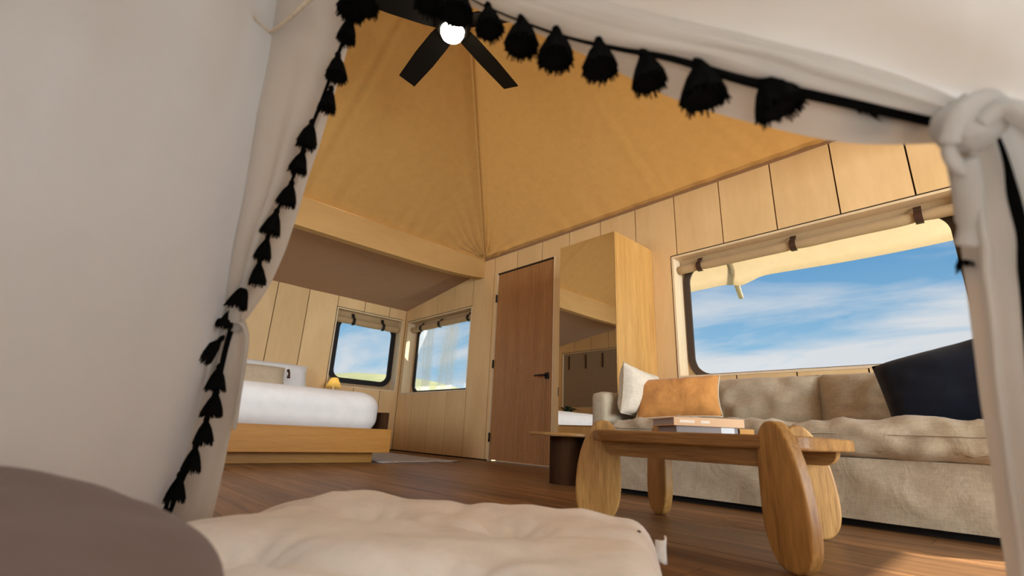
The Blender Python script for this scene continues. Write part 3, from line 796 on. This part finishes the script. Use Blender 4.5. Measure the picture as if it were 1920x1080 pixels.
# ------------------------------------------------------------------ round side table
st = thing('side_table', (-2.0, 2.41, 0), 'dark round side table on a drum base beside the sofa arm', 'table')
MB().lathe([(0.118, 0.0), (0.118, 0.274)], 40).build('drum_base', M['walnut'], st, smooth=False)
MB().lathe([(0.246, 0.276), (0.252, 0.281), (0.252, 0.291), (0.246, 0.296)], 48).build('tabletop', M['teak_h'], st)

# ------------------------------------------------------------------ sofa
sofa = thing('sofa', (-0.71, 2.80, 0), 'long beige linen sofa with loose cushions under the big window', 'sofa')
SX0, SX1 = -1.735, 0.30
# skirted base with soft folds on the front
rows = []
for i in range(13):
    z = 0.028 + (0.246 - 0.028) * i / 12; row = []
    for k in range(121):
        xx = SX0 + (SX1 - SX0) * k / 120
        yy = 2.285 - 0.010 * (1 - i / 12) * (1 + noise.noise(Vector((xx * 3.5, z * 2, 0)))) - 0.012 * noise.noise(Vector((xx * 6 + z * 6, z * 7, 7)))
        row.append((xx + 0.71, yy - 2.80, z))
    rows.append(row)
mb = MB().grid(rows); mb.grid([rows[-1], [(p[0], 0.50, p[2]) for p in rows[-1]], [(p[0], 0.50, 0.028) for p in rows[0]], [(p[0], p[1], 0.028) for p in rows[0]]])
mb.build('skirt', M['linen'], sofa, smooth=True)
rel(sofa, SX0 + 0.03, SX1 - 0.03, 2.33, 3.26, 0.0, 0.03).build('plinth', M['gasket'], sofa)  # black block stands in for the shadow gap under the skirt
for sx in (-0.975, 0.953):
    a = soft_box(0.112, 0.98, 0.50, r=0.032, n=14, puff=0.01, wr=0.006, seed=int(sx * 10), freq=8)
    a.build('armrest', M['linen'], sofa, smooth=True, loc=(sx, -0.02, 0.034))
rel(sofa, SX0 + 0.10, SX1 - 0.10, 3.06, 3.28, 0.05, 0.56).build('back_frame', M['linen'], sofa, bevel=0.03, seg=4)
def wrinkled_seat(cx, w_, seed):
    c = soft_box(w_, 0.80, 0.136, r=0.058, n=30, puff=0.022, wr=0.009, seed=seed, freq=5)
    out_v = []
    for (xx, yy, zz) in c.v:
        # short creases running back from the front edge
        f = math.exp(-((yy + 0.36) / 0.13) ** 2)
        zz += 0.032 * f * noise.noise(Vector((xx * 15 + yy * 6, yy * 5, seed))) * (1 if zz > 0.03 else 0)
        yy -= 0.020 * f * noise.noise(Vector((xx * 13, zz * 14, seed + 9)))
        out_v.append((xx, yy, zz))
    c.v = out_v
    o = c.build('seat_cushion', M['linen'], sofa, smooth=True, loc=(cx + 0.71, -0.145, 0.246))
    e = MB()
    pts = [(-w_ / 2 + 0.03 + (w_ - 0.06) * k / 40, -0.4005 - 0.008 * math.exp(-0.1) * noise.noise(Vector(((-w_ / 2 + w_ * k / 40) * 13, 0.09 * 14, seed + 9))), 0.088 + 0.003 * noise.noise(Vector((k * .4, 0, 0)))) for k in range(41)]
    e.tube(pts, 0.0028, 5).build('piping', M['linen'], o, smooth=True)
wrinkled_seat(-1.157, 0.885, 1); wrinkled_seat(-0.263, 0.885, 2)
for cx, sd_ in ((-1.157, 4), (-0.263, 6)):
    p = pillow(0.925, 0.345, 0.25, 26, 0.025, 0.024, sd_)
    # squared-off back cushion: fuller than a throw pillow
    p.v = [(a, b, c) for a, b, c in p.v]
    o = p.build('back_cushion', M['linen'], sofa, smooth=True, loc=(cx + 0.71, 0.10, 0.475)); o.rotation_euler = (math.radians(-12), 0, 0)
    pillow_edge(0.925, 0.345, 0.005, 0.025).build('piping', M['linen'], o, smooth=True)

def throw_pillow(loc, w_, h_, t_, mat, label, rot, seed, pipe=None, pinch=0.07, wr=0.008):
    root = thing('throw_pillow', loc, label, 'pillow', 'throw pillows on the sofa')
    root.rotation_euler = tuple(math.radians(a) for a in rot)
    o = pillow(w_, h_, t_, 24, pinch, wr, seed).build('pillow_cover', mat, root, smooth=True)
    if pipe: pillow_edge(w_, h_, 0.0045, pinch).build('piping', pipe, root, smooth=True)
    return root
throw_pillow((-1.535, 2.50, 0.535), 0.34, 0.29, 0.15, M['linen_pillow'], 'pale linen throw pillow standing on its corner against the left sofa arm', (0, 8, 86), 3, M['linen'])
throw_pillow((-1.30, 2.50, 0.508), 0.45, 0.25, 0.12, M['velvet'], 'rust orange velvet throw pillow with pale piping, beside the pale one', (-26, -3, 16), 8, M['piping'])
throw_pillow((-0.15, 2.54, 0.535), 0.50, 0.33, 0.15, M['navy'], 'dark navy throw pillow tipped at the right end of the sofa', (-18, -13, -4), 11, None, 0.015)

# ------------------------------------------------------------------ coffee table
ct = thing('coffee_table', (-0.72, 1.60, 0), 'teak coffee table with four paddle shaped legs standing above its top', 'table')
ctl = ct.location
slab = rounded_rect(-1.045, -0.375, 1.345, 1.89, 0.075, 8)
MB().prism(slab, lambda a, b, t: (a - ctl.x, b - ctl.y, t), 0.268, 0.304).build('tabletop', M['teak_h'], ct, bevel=0.007, seg=3)
for (y0, nm) in ((1.372, 'apron'), (1.80, 'apron')):
    ap = rounded_rect(-0.99, -0.42, 0.224, 0.310, 0.042, 7)
    MB().prism(ap, lambda a, b, t: (a - ctl.x, t - ctl.y, min(b, 0.268)), y0, y0 + 0.045).build(nm, M['teak_h'], ct, bevel=0.004)
# paddle: inner side straight, outer side swelling towards the floor
pad = [(0.052, 0.338), (0.036, 0.334), (0.020, 0.320), (0.010, 0.298), (0.004, 0.26), (0.0, 0.20), (0.0, 0.12), (0.005, 0.075), (0.017, 0.040), (0.036, 0.014), (0.060, 0.002), (0.088, 0.0),
       (0.113, 0.008), (0.132, 0.027), (0.143, 0.056), (0.147, 0.095), (0.145, 0.14), (0.139, 0.19), (0.128, 0.238), (0.113, 0.280), (0.097, 0.310), (0.080, 0.330), (0.066, 0.337)]
PAD = [(p.x, max(0.0, p.y)) for p in catmull([Vector((a, b, 0)) for a, b in pad] + [Vector((pad[0][0], pad[0][1], 0))], 4)[:-1]]
def paddle_leg(cx, cy, out, nrm, sz=1.0):
    ox, oy = out; nx, ny = nrm
    def fn(a, b, t):
        u = (a - 0.0735) * 1.06
        return (cx + ox * u + nx * t - ctl.x, cy + oy * u + ny * t - ctl.y, b * sz)
    return MB().prism(PAD, fn, -0.0175, 0.0175).build('leg', M['teak'], ct, bevel=0.007, seg=3)
paddle_leg(-1.062, 1.440, (-0.835, -0.55), (0.55, -0.835))
paddle_leg(-1.05, 1.83, (-0.835, 0.55), (-0.55, -0.835))
paddle_leg(-0.425, 1.330, (0.835, -0.55), (-0.55, -0.835))
paddle_leg(-0.525, 1.865, (0.835, 0.55), (0.55, -0.835), 1.02)

def book(loc, w_, d_, h_, rz, cover, label, extras=()):
    """spine along local X at the front (-Y), pages to the back"""
    root = thing('book', loc, label, 'book', 'books on the coffee table', math.radians(rz))
    MB().box(0.004, w_ - 0.004, 0.003, d_ - 0.004, 0.003, h_ - 0.003).build('pages', M['paper'], root)
    mb = MB(); mb.box(0, w_, 0, d_, 0, 0.003); mb.box(0, w_, 0, d_, h_ - 0.003, h_); mb.box(0, w_, 0, 0.003, 0.003, h_ - 0.003)
    mb.build('cover', cover, root)
    for (a0, a1, z0, z1, m_) in extras:
        MB().box(a0, a1, -0.0006, 0.0, z0, z1).build('spine_label', m_, root)
    return root
book((-0.772, 1.466, 0.304), 0.195, 0.21, 0.0225, 46, M['book_grey'], 'grey hardcover book with a white spine end, lower of the stack on the coffee table', ((0.142, 0.184, 0.001, 0.0215, M['label']),))
book((-0.632, 1.611, 0.304), 0.045, 0.20, 0.020, 46, M['book_orange'], 'narrow orange book lying beside the grey one on the coffee table')
book((-0.772, 1.452, 0.3268), 0.225, 0.24, 0.026, 47, M['book_peach'], 'thick peach coloured book on top of the grey one on the coffee table', ((0.018, 0.066, 0.009, 0.018, M['print']), (0.086, 0.115, 0.009, 0.017, M['print'])))

# ------------------------------------------------------------------ floor futon and mauve pillow in the play tent
fu = thing('floor_futon', (-1.412, 0.560, 0.0), 'wrinkled off-white linen floor futon with button tufts at the tent mouth', 'cushion')
fu.rotation_euler = (0, 0, math.radians(32.7))
W_, D_ = 0.94, 1.12
rows_t, rows_b = [], []
tufts = [(0.36, -0.28), (0.66, -0.28), (0.36, -0.62), (0.66, -0.62), (0.36, -0.92), (0.66, -0.92)]
def fz(u, v):
    """top height: puffed edges, dimples at the tufts, folds between them"""
    ex = min(u, W_ - u) / 0.075; ey = min(-v, D_ + v) / 0.075
    h = 0.118 * (1 - max(0, 1 - ex) ** 2.4) ** 0.5 if ex < 1 else 0.118
    h2 = (1 - max(0, 1 - ey) ** 2.4) ** 0.5 if ey < 1 else 1
    h *= h2
    for (a, b) in tufts:
        d2 = (u - a) ** 2 + (v - b) ** 2
        h -= 0.040 * math.exp(-d2 / 0.0042)
        ang = math.atan2(v - b, u - a); r_ = math.sqrt(d2)
        h += 0.005 * math.sin(ang * 9 + 1) * math.exp(-((r_ - 0.05) / 0.04) ** 2)
    h += 0.018 * math.exp(-((u - 0.25) ** 2 + (v + 0.10) ** 2) / 0.012)
    h *= 1 - 0.30 * max(0, 1 - u / 0.20)
    for b in (-0.28, -0.62):
        h -= 0.012 * math.exp(-((v - b - 0.02 * math.sin(u * 7)) / 0.028) ** 2) * h2
    h -= 0.012 * math.exp(-((u - 0.51) / 0.03) ** 2) * math.exp(-((v + 0.15) / 0.12) ** 2)
    h += (0.011 * noise.noise(Vector((u * 5, v * 7, 0))) - 0.010 * abs(noise.noise(Vector((u * 5 + v * 3, v * 9, 2)))) + 0.004 * noise.noise(Vector((u * 16, v * 12, 4)))) * h2
    return max(0.006, h)
nu, nv = 84, 100
for i in range(nv + 1):
    v = -D_ * i / nv
    rows_t.append([(W_ * j / nu + 0.008 * noise.noise(Vector((v * 6, 1, j > nu / 2))) * (1 if j in (0, nu) else 0), v, fz(W_ * j / nu, v)) for j in range(nu + 1)])
    rows_b.append([(W_ * j / nu, v, 0.003) for j in range(nu + 1)])
mb = MB().grid(rows_t); mb.grid(rows_b)
mb.build('futon_cover', M['futon'], fu, smooth=True)
for (a, b) in tufts:
    MB().lathe([(0.001, -0.004), (0.008, -0.002), (0.009, 0.002), (0.001, 0.005)], 10, (a, b, fz(a, b) + 0.001)).build('button', M['joint'] if False else M['linen'], fu, smooth=True)
mb = MB()
rows = []
for i in range(7):
    t = i / 6
    rows.append([(W_ - 0.012 + 0.022 * q / 4 + 0.010 * t * math.sin(q * 0.8), -0.11 + 0.012 * math.sin(q * 1.5 + t * 2), 0.040 + 0.040 * t + 0.010 * (q / 4) * t) for q in range(5)])
mb.grid(rows)
mb.build('fabric_loop', M['futon'], fu, smooth=True).modifiers.new('thick', 'SOLIDIFY').thickness = 0.003
MB().lathe([(0.001, -0.002), (0.0055, 0), (0.001, 0.003)], 10).build('eyelet', M['black'], fu, smooth=True, loc=(W_ - 0.045, -0.20, fz(W_ - 0.045, -0.20) + 0.001))

mp_ = thing('tent_pillow', at(-85, 1150, 0.36), 'plump round mauve pillow inside the play tent, beside the floor futon', 'pillow')
mp_.location.z = 0.150
mp_.rotation_mode = 'QUATERNION'; mp_.rotation_quaternion = Matrix.Rotation(math.radians(15), 4, Vector((FW.x, FW.y, 0)).normalized()).to_quaternion()   # leans on the tent wall
ob = pillow(0.37, 0.37, 0.115, 30, 0.0, 0.004, 21, 1.0).build('pillow_cover', M['mauve'], mp_, smooth=True)
ob.rotation_euler = (math.radians(90), 0, math.radians(47))

# ------------------------------------------------------------------ play tent: cloth walls, tied-back flaps, tassel trim
tent = thing('play_tent', (-0.6, 0.1, 0), 'white cotton play tent with tied-back flaps and black tassel trim around the opening', 'tent')
TL = tent.location.copy()
def patch(rows_px, n1=8, n2=8, fold=None, name='panel', mat='tent', parent=None):
    """cloth from rows of control points (picture x, y, metres from the lens): real distances, smooth in both directions"""
    R_ = [catmull([at(*p) for p in row], n2) for row in rows_px]
    cols = list(zip(*R_)); C_ = [catmull(list(c), n1) for c in cols]
    G = [list(r) for r in zip(*C_)]
    nr_, nc = len(G), len(G[0])
    if fold:
        H_ = [[p.copy() for p in r] for r in G]
        for i in range(nr_):
            for j in range(nc):
                a = G[min(i + 1, nr_ - 1)][j] - G[max(i - 1, 0)][j]; b = G[i][min(j + 1, nc - 1)] - G[i][max(j - 1, 0)]
                nn = a.cross(b)
                if nn.length > 1e-9:
                    H_[i][j] = G[i][j] + nn.normalized() * fold(i / (nr_ - 1), j / (nc - 1), G[i][j])
        G = H_
    o = MB().grid([[p - TL for p in r] for r in G]).build(name, M[mat], parent or tent, smooth=True)
    return o, G
# left side wall, from the corner seam back past the lens
seamL = [(547, -175, .84), (508, 62, .86), (488, 195, .875), (467, 324, .89), (441, 454, .91), (425, 564, .925), (400, 700, .95), (362, 850, .98), (318, 1010, 1.0), (296, 1100, 1.0)]
farL = [(150, -420, .62), (-300, -260, .45), (-300, -40, .43), (-300, 180, .42), (-300, 400, .42), (-300, 580, .42), (-300, 800, .42), (-300, 1000, .42), (-300, 1250, .42), (-300, 1450, .42)]
rowsL = []
for a, b in zip(farL, seamL):
    row = []
    for t in (0, .3, .6, .85, 1):
        d = 1 / ((1 - t) / a[2] + t / b[2])     # straight cloth between the two edges
        row.append((a[0] + (b[0] - a[0]) * t, a[1] + (b[1] - a[1]) * t, d))
    row.append((b[0] + 26, b[1], b[2] + 0.03))      # turned in behind the flap
    rowsL.append(row)
def fold_l(u, v, p):
    d = 0.013 * noise.noise(Vector((v * 6 + u * 1.5, u * 2.2, 1))) + 0.006 * noise.noise(Vector((v * 13 + u * 5, u * 3, 5)))
    d += 0.006 * math.exp(-((v - 0.93 - 0.03 * math.sin(u * 5)) / 0.03) ** 2) * u
    return d
patch(rowsL, 8, 14, fold_l, 'left_wall')
# left flap, seam -> trim -> hem; upper part gathers into the tie
trimL = [(640, -60, .83), (658, 5, .84), (648, 60, .845), (634, 102, .85), (612, 165, .86), (588, 228, .87), (566, 285, .88), (546, 342, .89), (520, 395, .90), (503, 442, .91), (487, 490, .92), (458, 535, .93), (438, 592, .94)]
hemL = [(668, -70, .85), (664, 10, .86), (655, 75, .865), (642, 125, .87), (616, 215, .88), (598, 275, .89), (577, 335, .90), (561, 390, .91), (547, 435, .92), (531, 480, .93), (507, 533, .94), (478, 578, .945), (452, 612, .945)]
def along(P, t):
    """point at fraction t (by index) of a px list"""
    k = t * (len(P) - 1); i = min(int(k), len(P) - 2); f = k - i
    return tuple(P[i][q] + (P[i + 1][q] - P[i][q]) * f for q in range(3))
seamLU = [(547, -175, .84), (508, 62, .86), (488, 195, .875), (467, 324, .89), (441, 454, .91), (427, 545, .93), (424, 606, .945)]
rowsF = []
for k in range(13):
    t = k / 12; s = along(seamLU, t); tr_ = trimL[k]; h = hemL[k]
    bulge = 0.03
    row = [s]
    for q in (0.33, 0.66):
        row.append((s[0] + (tr_[0] - s[0]) * q, s[1] + (tr_[1] - s[1]) * q, s[2] + (tr_[2] - s[2]) * q - bulge * math.sin(PI * q) * (0.3 + 0.7 * t) * (1 - t * 0.4)))
    row += [tr_, ((tr_[0] + h[0]) / 2, (tr_[1] + h[1]) / 2, (tr_[2] + h[2]) / 2 - 0.006), h]
    rowsF.append(row)
def fold_f(u, v, p):
    return (0.017 * math.sin(v * 17 + 0.6 + u) * (0.25 + u) * (1 if v < 0.6 else 0.15) * math.sin(PI * min(1, v / 0.6)) + 0.003 * noise.noise(Vector((v * 9, u * 3, 2)))) * math.sin(PI * min(1, max(0, u * 1.02)) * 0.5)
_, GF = patch(rowsF, 6, 8, fold_f, 'left_flap')
# lower part of the left flap, flaring from the tie to the floor
lowL = [
    [(424, 606, .945), (430, 606, .94), (438, 604, .94), (446, 606, .942), (456, 612, .945)],
    [(396, 665, .95), (408, 668, .945), (424, 655, .94), (440, 655, .945), (458, 650, .955)],
    [(366, 740, .96), (382, 745, .95), (400, 740, .945), (424, 738, .95), (447, 735, .965)],
    [(335, 815, .97), (352, 820, .96), (372, 820, .955), (405, 818, .96), (431, 815, .975)],
    [(300, 890, .98), (318, 898, .97), (340, 898, .965), (385, 900, .97), (416, 895, .985)],
    [(266, 965, .99), (284, 975, .98), (306, 982, .975), (355, 985, .98), (398, 972, .995)],
    [(240, 1030, 1.0), (262, 1042, .99), (284, 1050, .985), (335, 1055, .99), (382, 1045, 1.0)]]
_, GL = patch(lowL, 8, 8, lambda u, v, p: 0.010 * math.sin(v * 15) * math.sin(PI * min(1, u * 1.5)) * 0.7 + 0.003 * noise.noise(Vector((v * 8, u * 6, 3))), 'left_flap_skirt')
# right flap: from the corner pole down over the trim to the hem, gathered into the knot
poleR = [(560, -160, .83), (760, -112, .75), (950, -52, .67), (1130, 0, .60), (1290, 38, .555), (1420, 66, .52), (1560, 100, .48), (1690, 142, .455), (1790, 182, .445), (1835, 215, .45)]
trimR = [(600, -140, .85), (770, -75, .78), (870, -10, .725), (940, 25, .69), (1050, 66, .65), (1150, 90, .61), (1260, 110, .58), (1400, 152, .54), (1590, 190, .50), (1800, 232, .47)]
hemR = [(610, -130, .86), (775, -62, .79), (872, 6, .735), (960, 44, .70), (1060, 86, .66), (1160, 136, .625), (1268, 187, .595), (1400, 228, .56), (1590, 268, .515), (1790, 268, .475)]
rowsR = []
for p, t_, h in zip(poleR, trimR, hemR):
    row = [p]
    for q in (0.25, 0.5, 0.75):
        row.append(tuple(p[i] + (t_[i] - p[i]) * q + ((-0.012 * math.sin(PI * q)) if i == 2 else 0) for i in range(3)))
    row += [t_, tuple((t_[i] + h[i]) / 2 for i in range(3)), h]
    rowsR.append(row)
def fold_r(u, v, p):
    k = u ** 1.5
    return (0.006 * k * math.sin(v * 21 + 0.5) + 0.003 * noise.noise(Vector((u * 4, v * 9, 6)))) * (1 if v < 0.7 else 0.3) * math.sin(PI * min(1, u * 1.0 + 0.02)) ** 0.4
_, GR = patch(rowsR, 10, 6, fold_r, 'right_flap')
# right side wall, lit from outside, from the pole out past the frame
poleW = [(547, -175, .84), (760, -118, .755), (950, -58, .675), (1130, -6, .605), (1290, 32, .56), (1420, 60, .525), (1560, 94, .485), (1700, 138, .455), (1850, 190, .43), (1950, 245, .41), (2060, 420, .40), (2100, 800, .41), (2120, 1200, .43)]
outW = [(700, -420, .75), (900, -460, .62), (1100, -480, .54), (1300, -480, .48), (1500, -470, .43), (1700, -440, .38), (1900, -400, .34), (2100, -330, .31), (2300, -220, .29), (2400, -60, .28), (2500, 200, .28), (2500, 700, .29), (2500, 1250, .31)]
rowsW = []
for a, b in zip(poleW, outW):
    rowsW.append([(a[0] - 6, a[1] + 34, a[2] + 0.035)] + [tuple(a[i] + (b[i] - a[i]) * q for i in range(3)) for q in (0, .2, .5, .8, 1)])
patch(rowsW, 6, 6, lambda u, v, p: 0.005 * noise.noise(Vector((u * 6, v * 5, 8))), 'right_wall')
# back wall of the play tent, behind the lens
rb_ = []
for k in range(0, 10):
    l_ = at(*farL[k]); r_ = at(*outW[min(len(outW) - 1, int(k * 12 / 9))])
    b_ = min(1.0, k / 2.0)
    row = [l_, l_.lerp(r_, 0.12) - FW * 0.45 * b_, l_.lerp(r_, 0.5) - FW * 0.85 * b_, l_.lerp(r_, 0.88) - FW * 0.45 * b_, r_]
    rb_.append([p - TL for p in catmull(row, 6)])
MB().grid(rb_).build('back_wall', M['tent'], tent, smooth=True)
# lower right flap hanging from the knot
lowR = [
    [(1775, 232, .47), (1800, 228, .455), (1830, 226, .45), (1862, 238, .45)],
    [(1766, 262, .475), (1800, 262, .455), (1832, 258, .45), (1864, 262, .455)],
    [(1790, 322, .48), (1815, 322, .46), (1848, 320, .455), (1880, 325, .46)],
    [(1800, 400, .485), (1826, 400, .465), (1862, 400, .46), (1897, 405, .465)],
    [(1812, 480, .49), (1838, 480, .47), (1874, 480, .465), (1910, 485, .47)],
    [(1822, 560, .495), (1848, 560, .475), (1884, 560, .47), (1916, 565, .475)],
    [(1845, 740, .505), (1868, 740, .485), (1900, 740, .48), (1932, 745, .485)],
    [(1872, 920, .515), (1892, 920, .495), (1925, 920, .49), (1960, 925, .495)],
    [(1898, 1100, .525), (1918, 1100, .505), (1955, 1100, .50), (1990, 1105, .505)],
    [(1915, 1260, .535), (1945, 1260, .515), (1985, 1260, .51), (2020, 1265, .515)]]
patch(lowR, 8, 8, lambda u, v, p: 0.004 * math.sin(v * 16 + u * 2) + 0.003 * noise.noise(Vector((v * 6, u * 9, 9))), 'right_flap_skirt')
# cloth behind it, right of the black ribbon
sk = [[(1868, 236, .44), (1905, 232, .42), (1960, 250, .41)], [(1900, 320, .45), (1940, 330, .425), (2000, 350, .41)], [(1935, 470, .46), (1985, 500, .43), (2050, 520, .41)], [(1965, 800, .48), (2030, 800, .44), (2080, 800, .42)], [(2010, 1250, .51), (2060, 1250, .46), (2110, 1250, .44)]]
patch(sk, 8, 6, None, 'right_return')

def ribbon(pxs, width, name, lift=0.002, n=6):
    """flat black braid along a line of control points; width across the cloth (towards the ground)"""
    P = catmull([at(*p) for p in pxs], n)
    rows = [[], []]
    for i, p in enumerate(P):
        t = (P[min(i + 1, len(P) - 1)] - P[max(i - 1, 0)]).normalized()
        v = (p - CAM).normalized(); s = t.cross(v).normalized()
        p = p - v * lift
        wd_ = width[0] + (width[1] - width[0]) * (i / (len(P) - 1)) ** 2
        rows[0].append(p + s * wd_ / 2 - TL); rows[1].append(p - s * wd_ / 2 - TL)
    o = MB().grid(rows).build(name, M['tassel'], tent, smooth=True)
    o.modifiers.new('thick', 'SOLIDIFY').thickness = 0.002
    return o
rbL = ribbon([(p[0], p[1], p[2] - 0.004) for p in trimL], (0.006, 0.006), 'tassel_trim')
rbL2 = ribbon([(438, 604, .935), (424, 650, .935), (404, 735, .935), (376, 818, .945), (344, 895, .955), (312, 978, .965), (286, 1050, .975)], (0.010, 0.007), 'tassel_trim')
rbR = ribbon([(p[0], p[1], p[2] - 0.004) for p in trimR[1:]], (0.002, 0.017), 'tassel_trim')
rbR2 = ribbon([(1868, 250, .458), (1892, 320, .462), (1912, 400, .466), (1930, 500, .47), (1955, 740, .49), (1985, 1000, .50)], (0.040, 0.034), 'tassel_trim')
rbO = ribbon([(380, -55, .86), (440, -25, .875), (500, -20, .885), (560, -25, .88), (610, -40, .87)], (0.006, 0.006), 'outer_trim')

# one tassel mesh: knot, binding and a skirt of yarn strands
tm = MB()
tm.lathe([(0.001, 0.004), (0.004, 0.002), (0.0068, -0.003), (0.0062, -0.008), (0.0048, -0.010), (0.0052, -0.012)], 10)
core = []
for k in range(6):
    u = k / 5; core.append((0.0048 + 0.0165 * u ** 0.8, -0.010 - 0.037 * u))
tm.lathe(core, 14)
rnd = random.Random(3)
for k in range(96):
    a = 2 * PI * k / 96 + rnd.uniform(-.08, .08); ln = 0.040 + rnd.uniform(-0.004, 0.007); sp = 0.0195 + rnd.uniform(-0.0025, 0.0035)
    pts = []
    for q in range(4):
        u = q / 3; r_ = 0.0045 + (sp - 0.0045) * u ** 0.78
        pts.append((r_ * math.cos(a + 0.15 * u * rnd.uniform(-1, 1)), r_ * math.sin(a), -0.010 - ln * u))
    tm.tube(pts, [0.0020, 0.0022, 0.0019, 0.0009], 3, cap=False)
tme = tm.mesh('tassel', M['tassel'])
def hang(parent, px, py, dist, size=1.0, lean=(0, 0), sq=1.0, rz=0.0):
    o = bpy.data.objects.new('tassel', tme); COL.objects.link(o); o.parent = parent
    o.location = at(px, py, dist) - TL
    o.scale = (size * sq, size * sq, size)
    # hangs down; lean = tilt across the picture / away from it, in degrees
    o.rotation_mode = 'QUATERNION'
    q1 = Matrix.Rotation(math.radians(lean[0]), 4, FW) @ Matrix.Rotation(math.radians(lean[1]), 4, RX) @ Matrix.Rotation(rz, 4, 'Z')
    o.rotation_quaternion = q1.to_quaternion()
    return o
for k, (px, py, dist, sz, lean, sq) in enumerate([
    (672, -28, .82, 1.25, (4, 0), .9), (684, -35, .80, 1.2, (-8, 0), .9), (657, 30, .825, 1.05, (0, 0), .72), (634, 100, .835, 1.05, (-6, 0), .8), (622, 163, .845, .95, (2, 0), .75), (586, 226, .855, 1.05, (3, 0), .75),
    (570, 280, .865, .92, (6, 0), .8), (548, 340, .875, .94, (5, 0), .85), (520, 393, .885, .95, (6, 0), .85), (503, 442, .895, .92, (3, 0), .75), (487, 488, .90, .93, (-6, 0), .75),
    (462, 530, .91, .98, (12, 0), .9), (437, 575, .925, .85, (12, 0), .75), (434, 596, .93, .8, (70, 0), .5)]):
    hang(rbL, px, py, dist, sz, lean, sq, k * 1.3)
for k, (px, py, dist, sz, lean, sq) in enumerate([
    (418, 632, .925, 1.05, (34, 0), .75), (412, 684, .93, .95, (-2, 0), .9), (407, 732, .93, .95, (2, 0), .95), (388, 782, .935, 1.0, (-4, 0), .82), (368, 832, .94, 1.02, (0, 0), .82), (338, 886, .945, 1.05, (-2, 0), .82), (312, 942, .955, 1.05, (-4, 0), .82), (290, 1000, .965, 1.0, (0, 0), .82)]):
    hang(rbL2, px, py, dist, sz, lean, sq, k * 1.1)
for k, (px, py, dist, sz, lean, sq) in enumerate([
    (812, -40, .745, 1.08, (0, 0), 1.05), (860, -26, .72, 1.15, (0, 0), 1.05), (915, 8, .70, 1.0, (-6, 0), 1.0), (980, 30, .675, 1.12, (0, 0), 1.02), (1045, 52, .65, 1.12, (2, 0), 1.02), (1124, 72, .62, 1.05, (0, 0), 1.02),
    (1205, 94, .595, 1.05, (-8, 0), .95), (1310, 108, .565, 1.22, (-2, 0), 1.0), (1432, 135, .53, 1.05, (-14, 0), 1.15), (1580, 168, .50, 1.15, (-62, 30), .9), (1690, 195, .48, .7, (-60, 40), .6)]):
    hang(rbR, px, py, dist, sz, lean, sq, k * 0.9)
hang(rbR2, 1822, 445, .50, .75, (18, 0), .7)
for k, (px, py) in enumerate([(395, -48), (425, -22), (462, 15), (498, 80), (520, -15), (556, 38), (600, 5)]):
    hang(rbO, px, py, .895 + 0.01 * (k % 2), 1.1, (6 * (-1) ** k, 0), 1.0, k)

# corner tapes in the peak
def tape(pxs, r, name, flat=0.3, mat='tent', n=6):
    P = [p - TL for p in catmull([at(*p) for p in pxs], n)]
    return MB().tube(P, r, 8, flat).build(name, M[mat], tent, smooth=True)
tape([(s_[0], s_[1], s_[2] + 0.001) for s_ in seamL[1:7]], 0.003, 'corner_seam', 0.6)
tape([(430, -20, .81), (470, 28, .82), (507, 62, .835)], 0.004, 'corner_tape', mat='linen_pillow')
tape([(600, -20, .79), (552, 26, .805), (507, 62, .835)], 0.004, 'corner_tape', mat='linen_pillow')
# left tie: knot, one doubled tail to the right, one narrow tail to the left
def lump(px, py, dist, rx, ry, rz_, name, seed):
    mb = MB(); rows = []
    c = at(px, py, dist)
    for i in range(15):
        th = PI * i / 14; row = []
        for j in range(24):
            ph = 2 * PI * j / 24
            k = 1 + 0.16 * noise.noise(Vector((math.cos(ph) * 2, math.sin(ph) * 2, th * 2 + seed))) + 0.05 * math.sin(ph * 5 + th * 3)
            row.append(c + RX * (rx * k * math.sin(th) * math.cos(ph)) + UY * (ry * k * math.cos(th)) + FW * (rz_ * k * math.sin(th) * math.sin(ph)) - TL)
        rows.append(row)
    return mb.grid(rows, True).build(name, M['tent'], tent, smooth=True)
lump(446, 610, .94, 0.016, 0.014, 0.016, 'tie_knot', 1)
tape([(446, 606, .925), (458, 612, .925), (463, 640, .93), (455, 700, .94), (446, 760, .95), (440, 803, .955)], [0.008] + [0.011] * 29 + [0.010], 'tie_strap', 0.35)
tape([(440, 612, .94), (415, 630, .93), (385, 665, .925), (355, 710, .925), (335, 745, .925), (320, 770, .925)], [0.008 - 0.0045 * k / 30 for k in range(31)], 'tie_strap', 0.35)
# right tie, close to the lens
lump(1815, 232, .445, 0.030, 0.026, 0.024, 'tie_knot', 4)
tape([(1780, 268, .44), (1800, 215, .43), (1845, 190, .425), (1880, 205, .425)], 0.011, 'tie_strap', 0.6)
tape([(1838, 235, .43), (1880, 205, .42), (1930, 225, .41), (2000, 290, .40)], 0.013, 'tie_strap', 0.6)
tape([(1800, 240, .44), (1778, 275, .445), (1790, 305, .45), (1812, 320, .455)], 0.009, 'tie_strap', 0.6)
tape([(1805, 300, .45), (1815, 360, .46), (1820, 420, .47), (1812, 462, .475)], [0.012] * 12 + [0.010] * 6 + [0.008], 'tie_strap', 0.5)
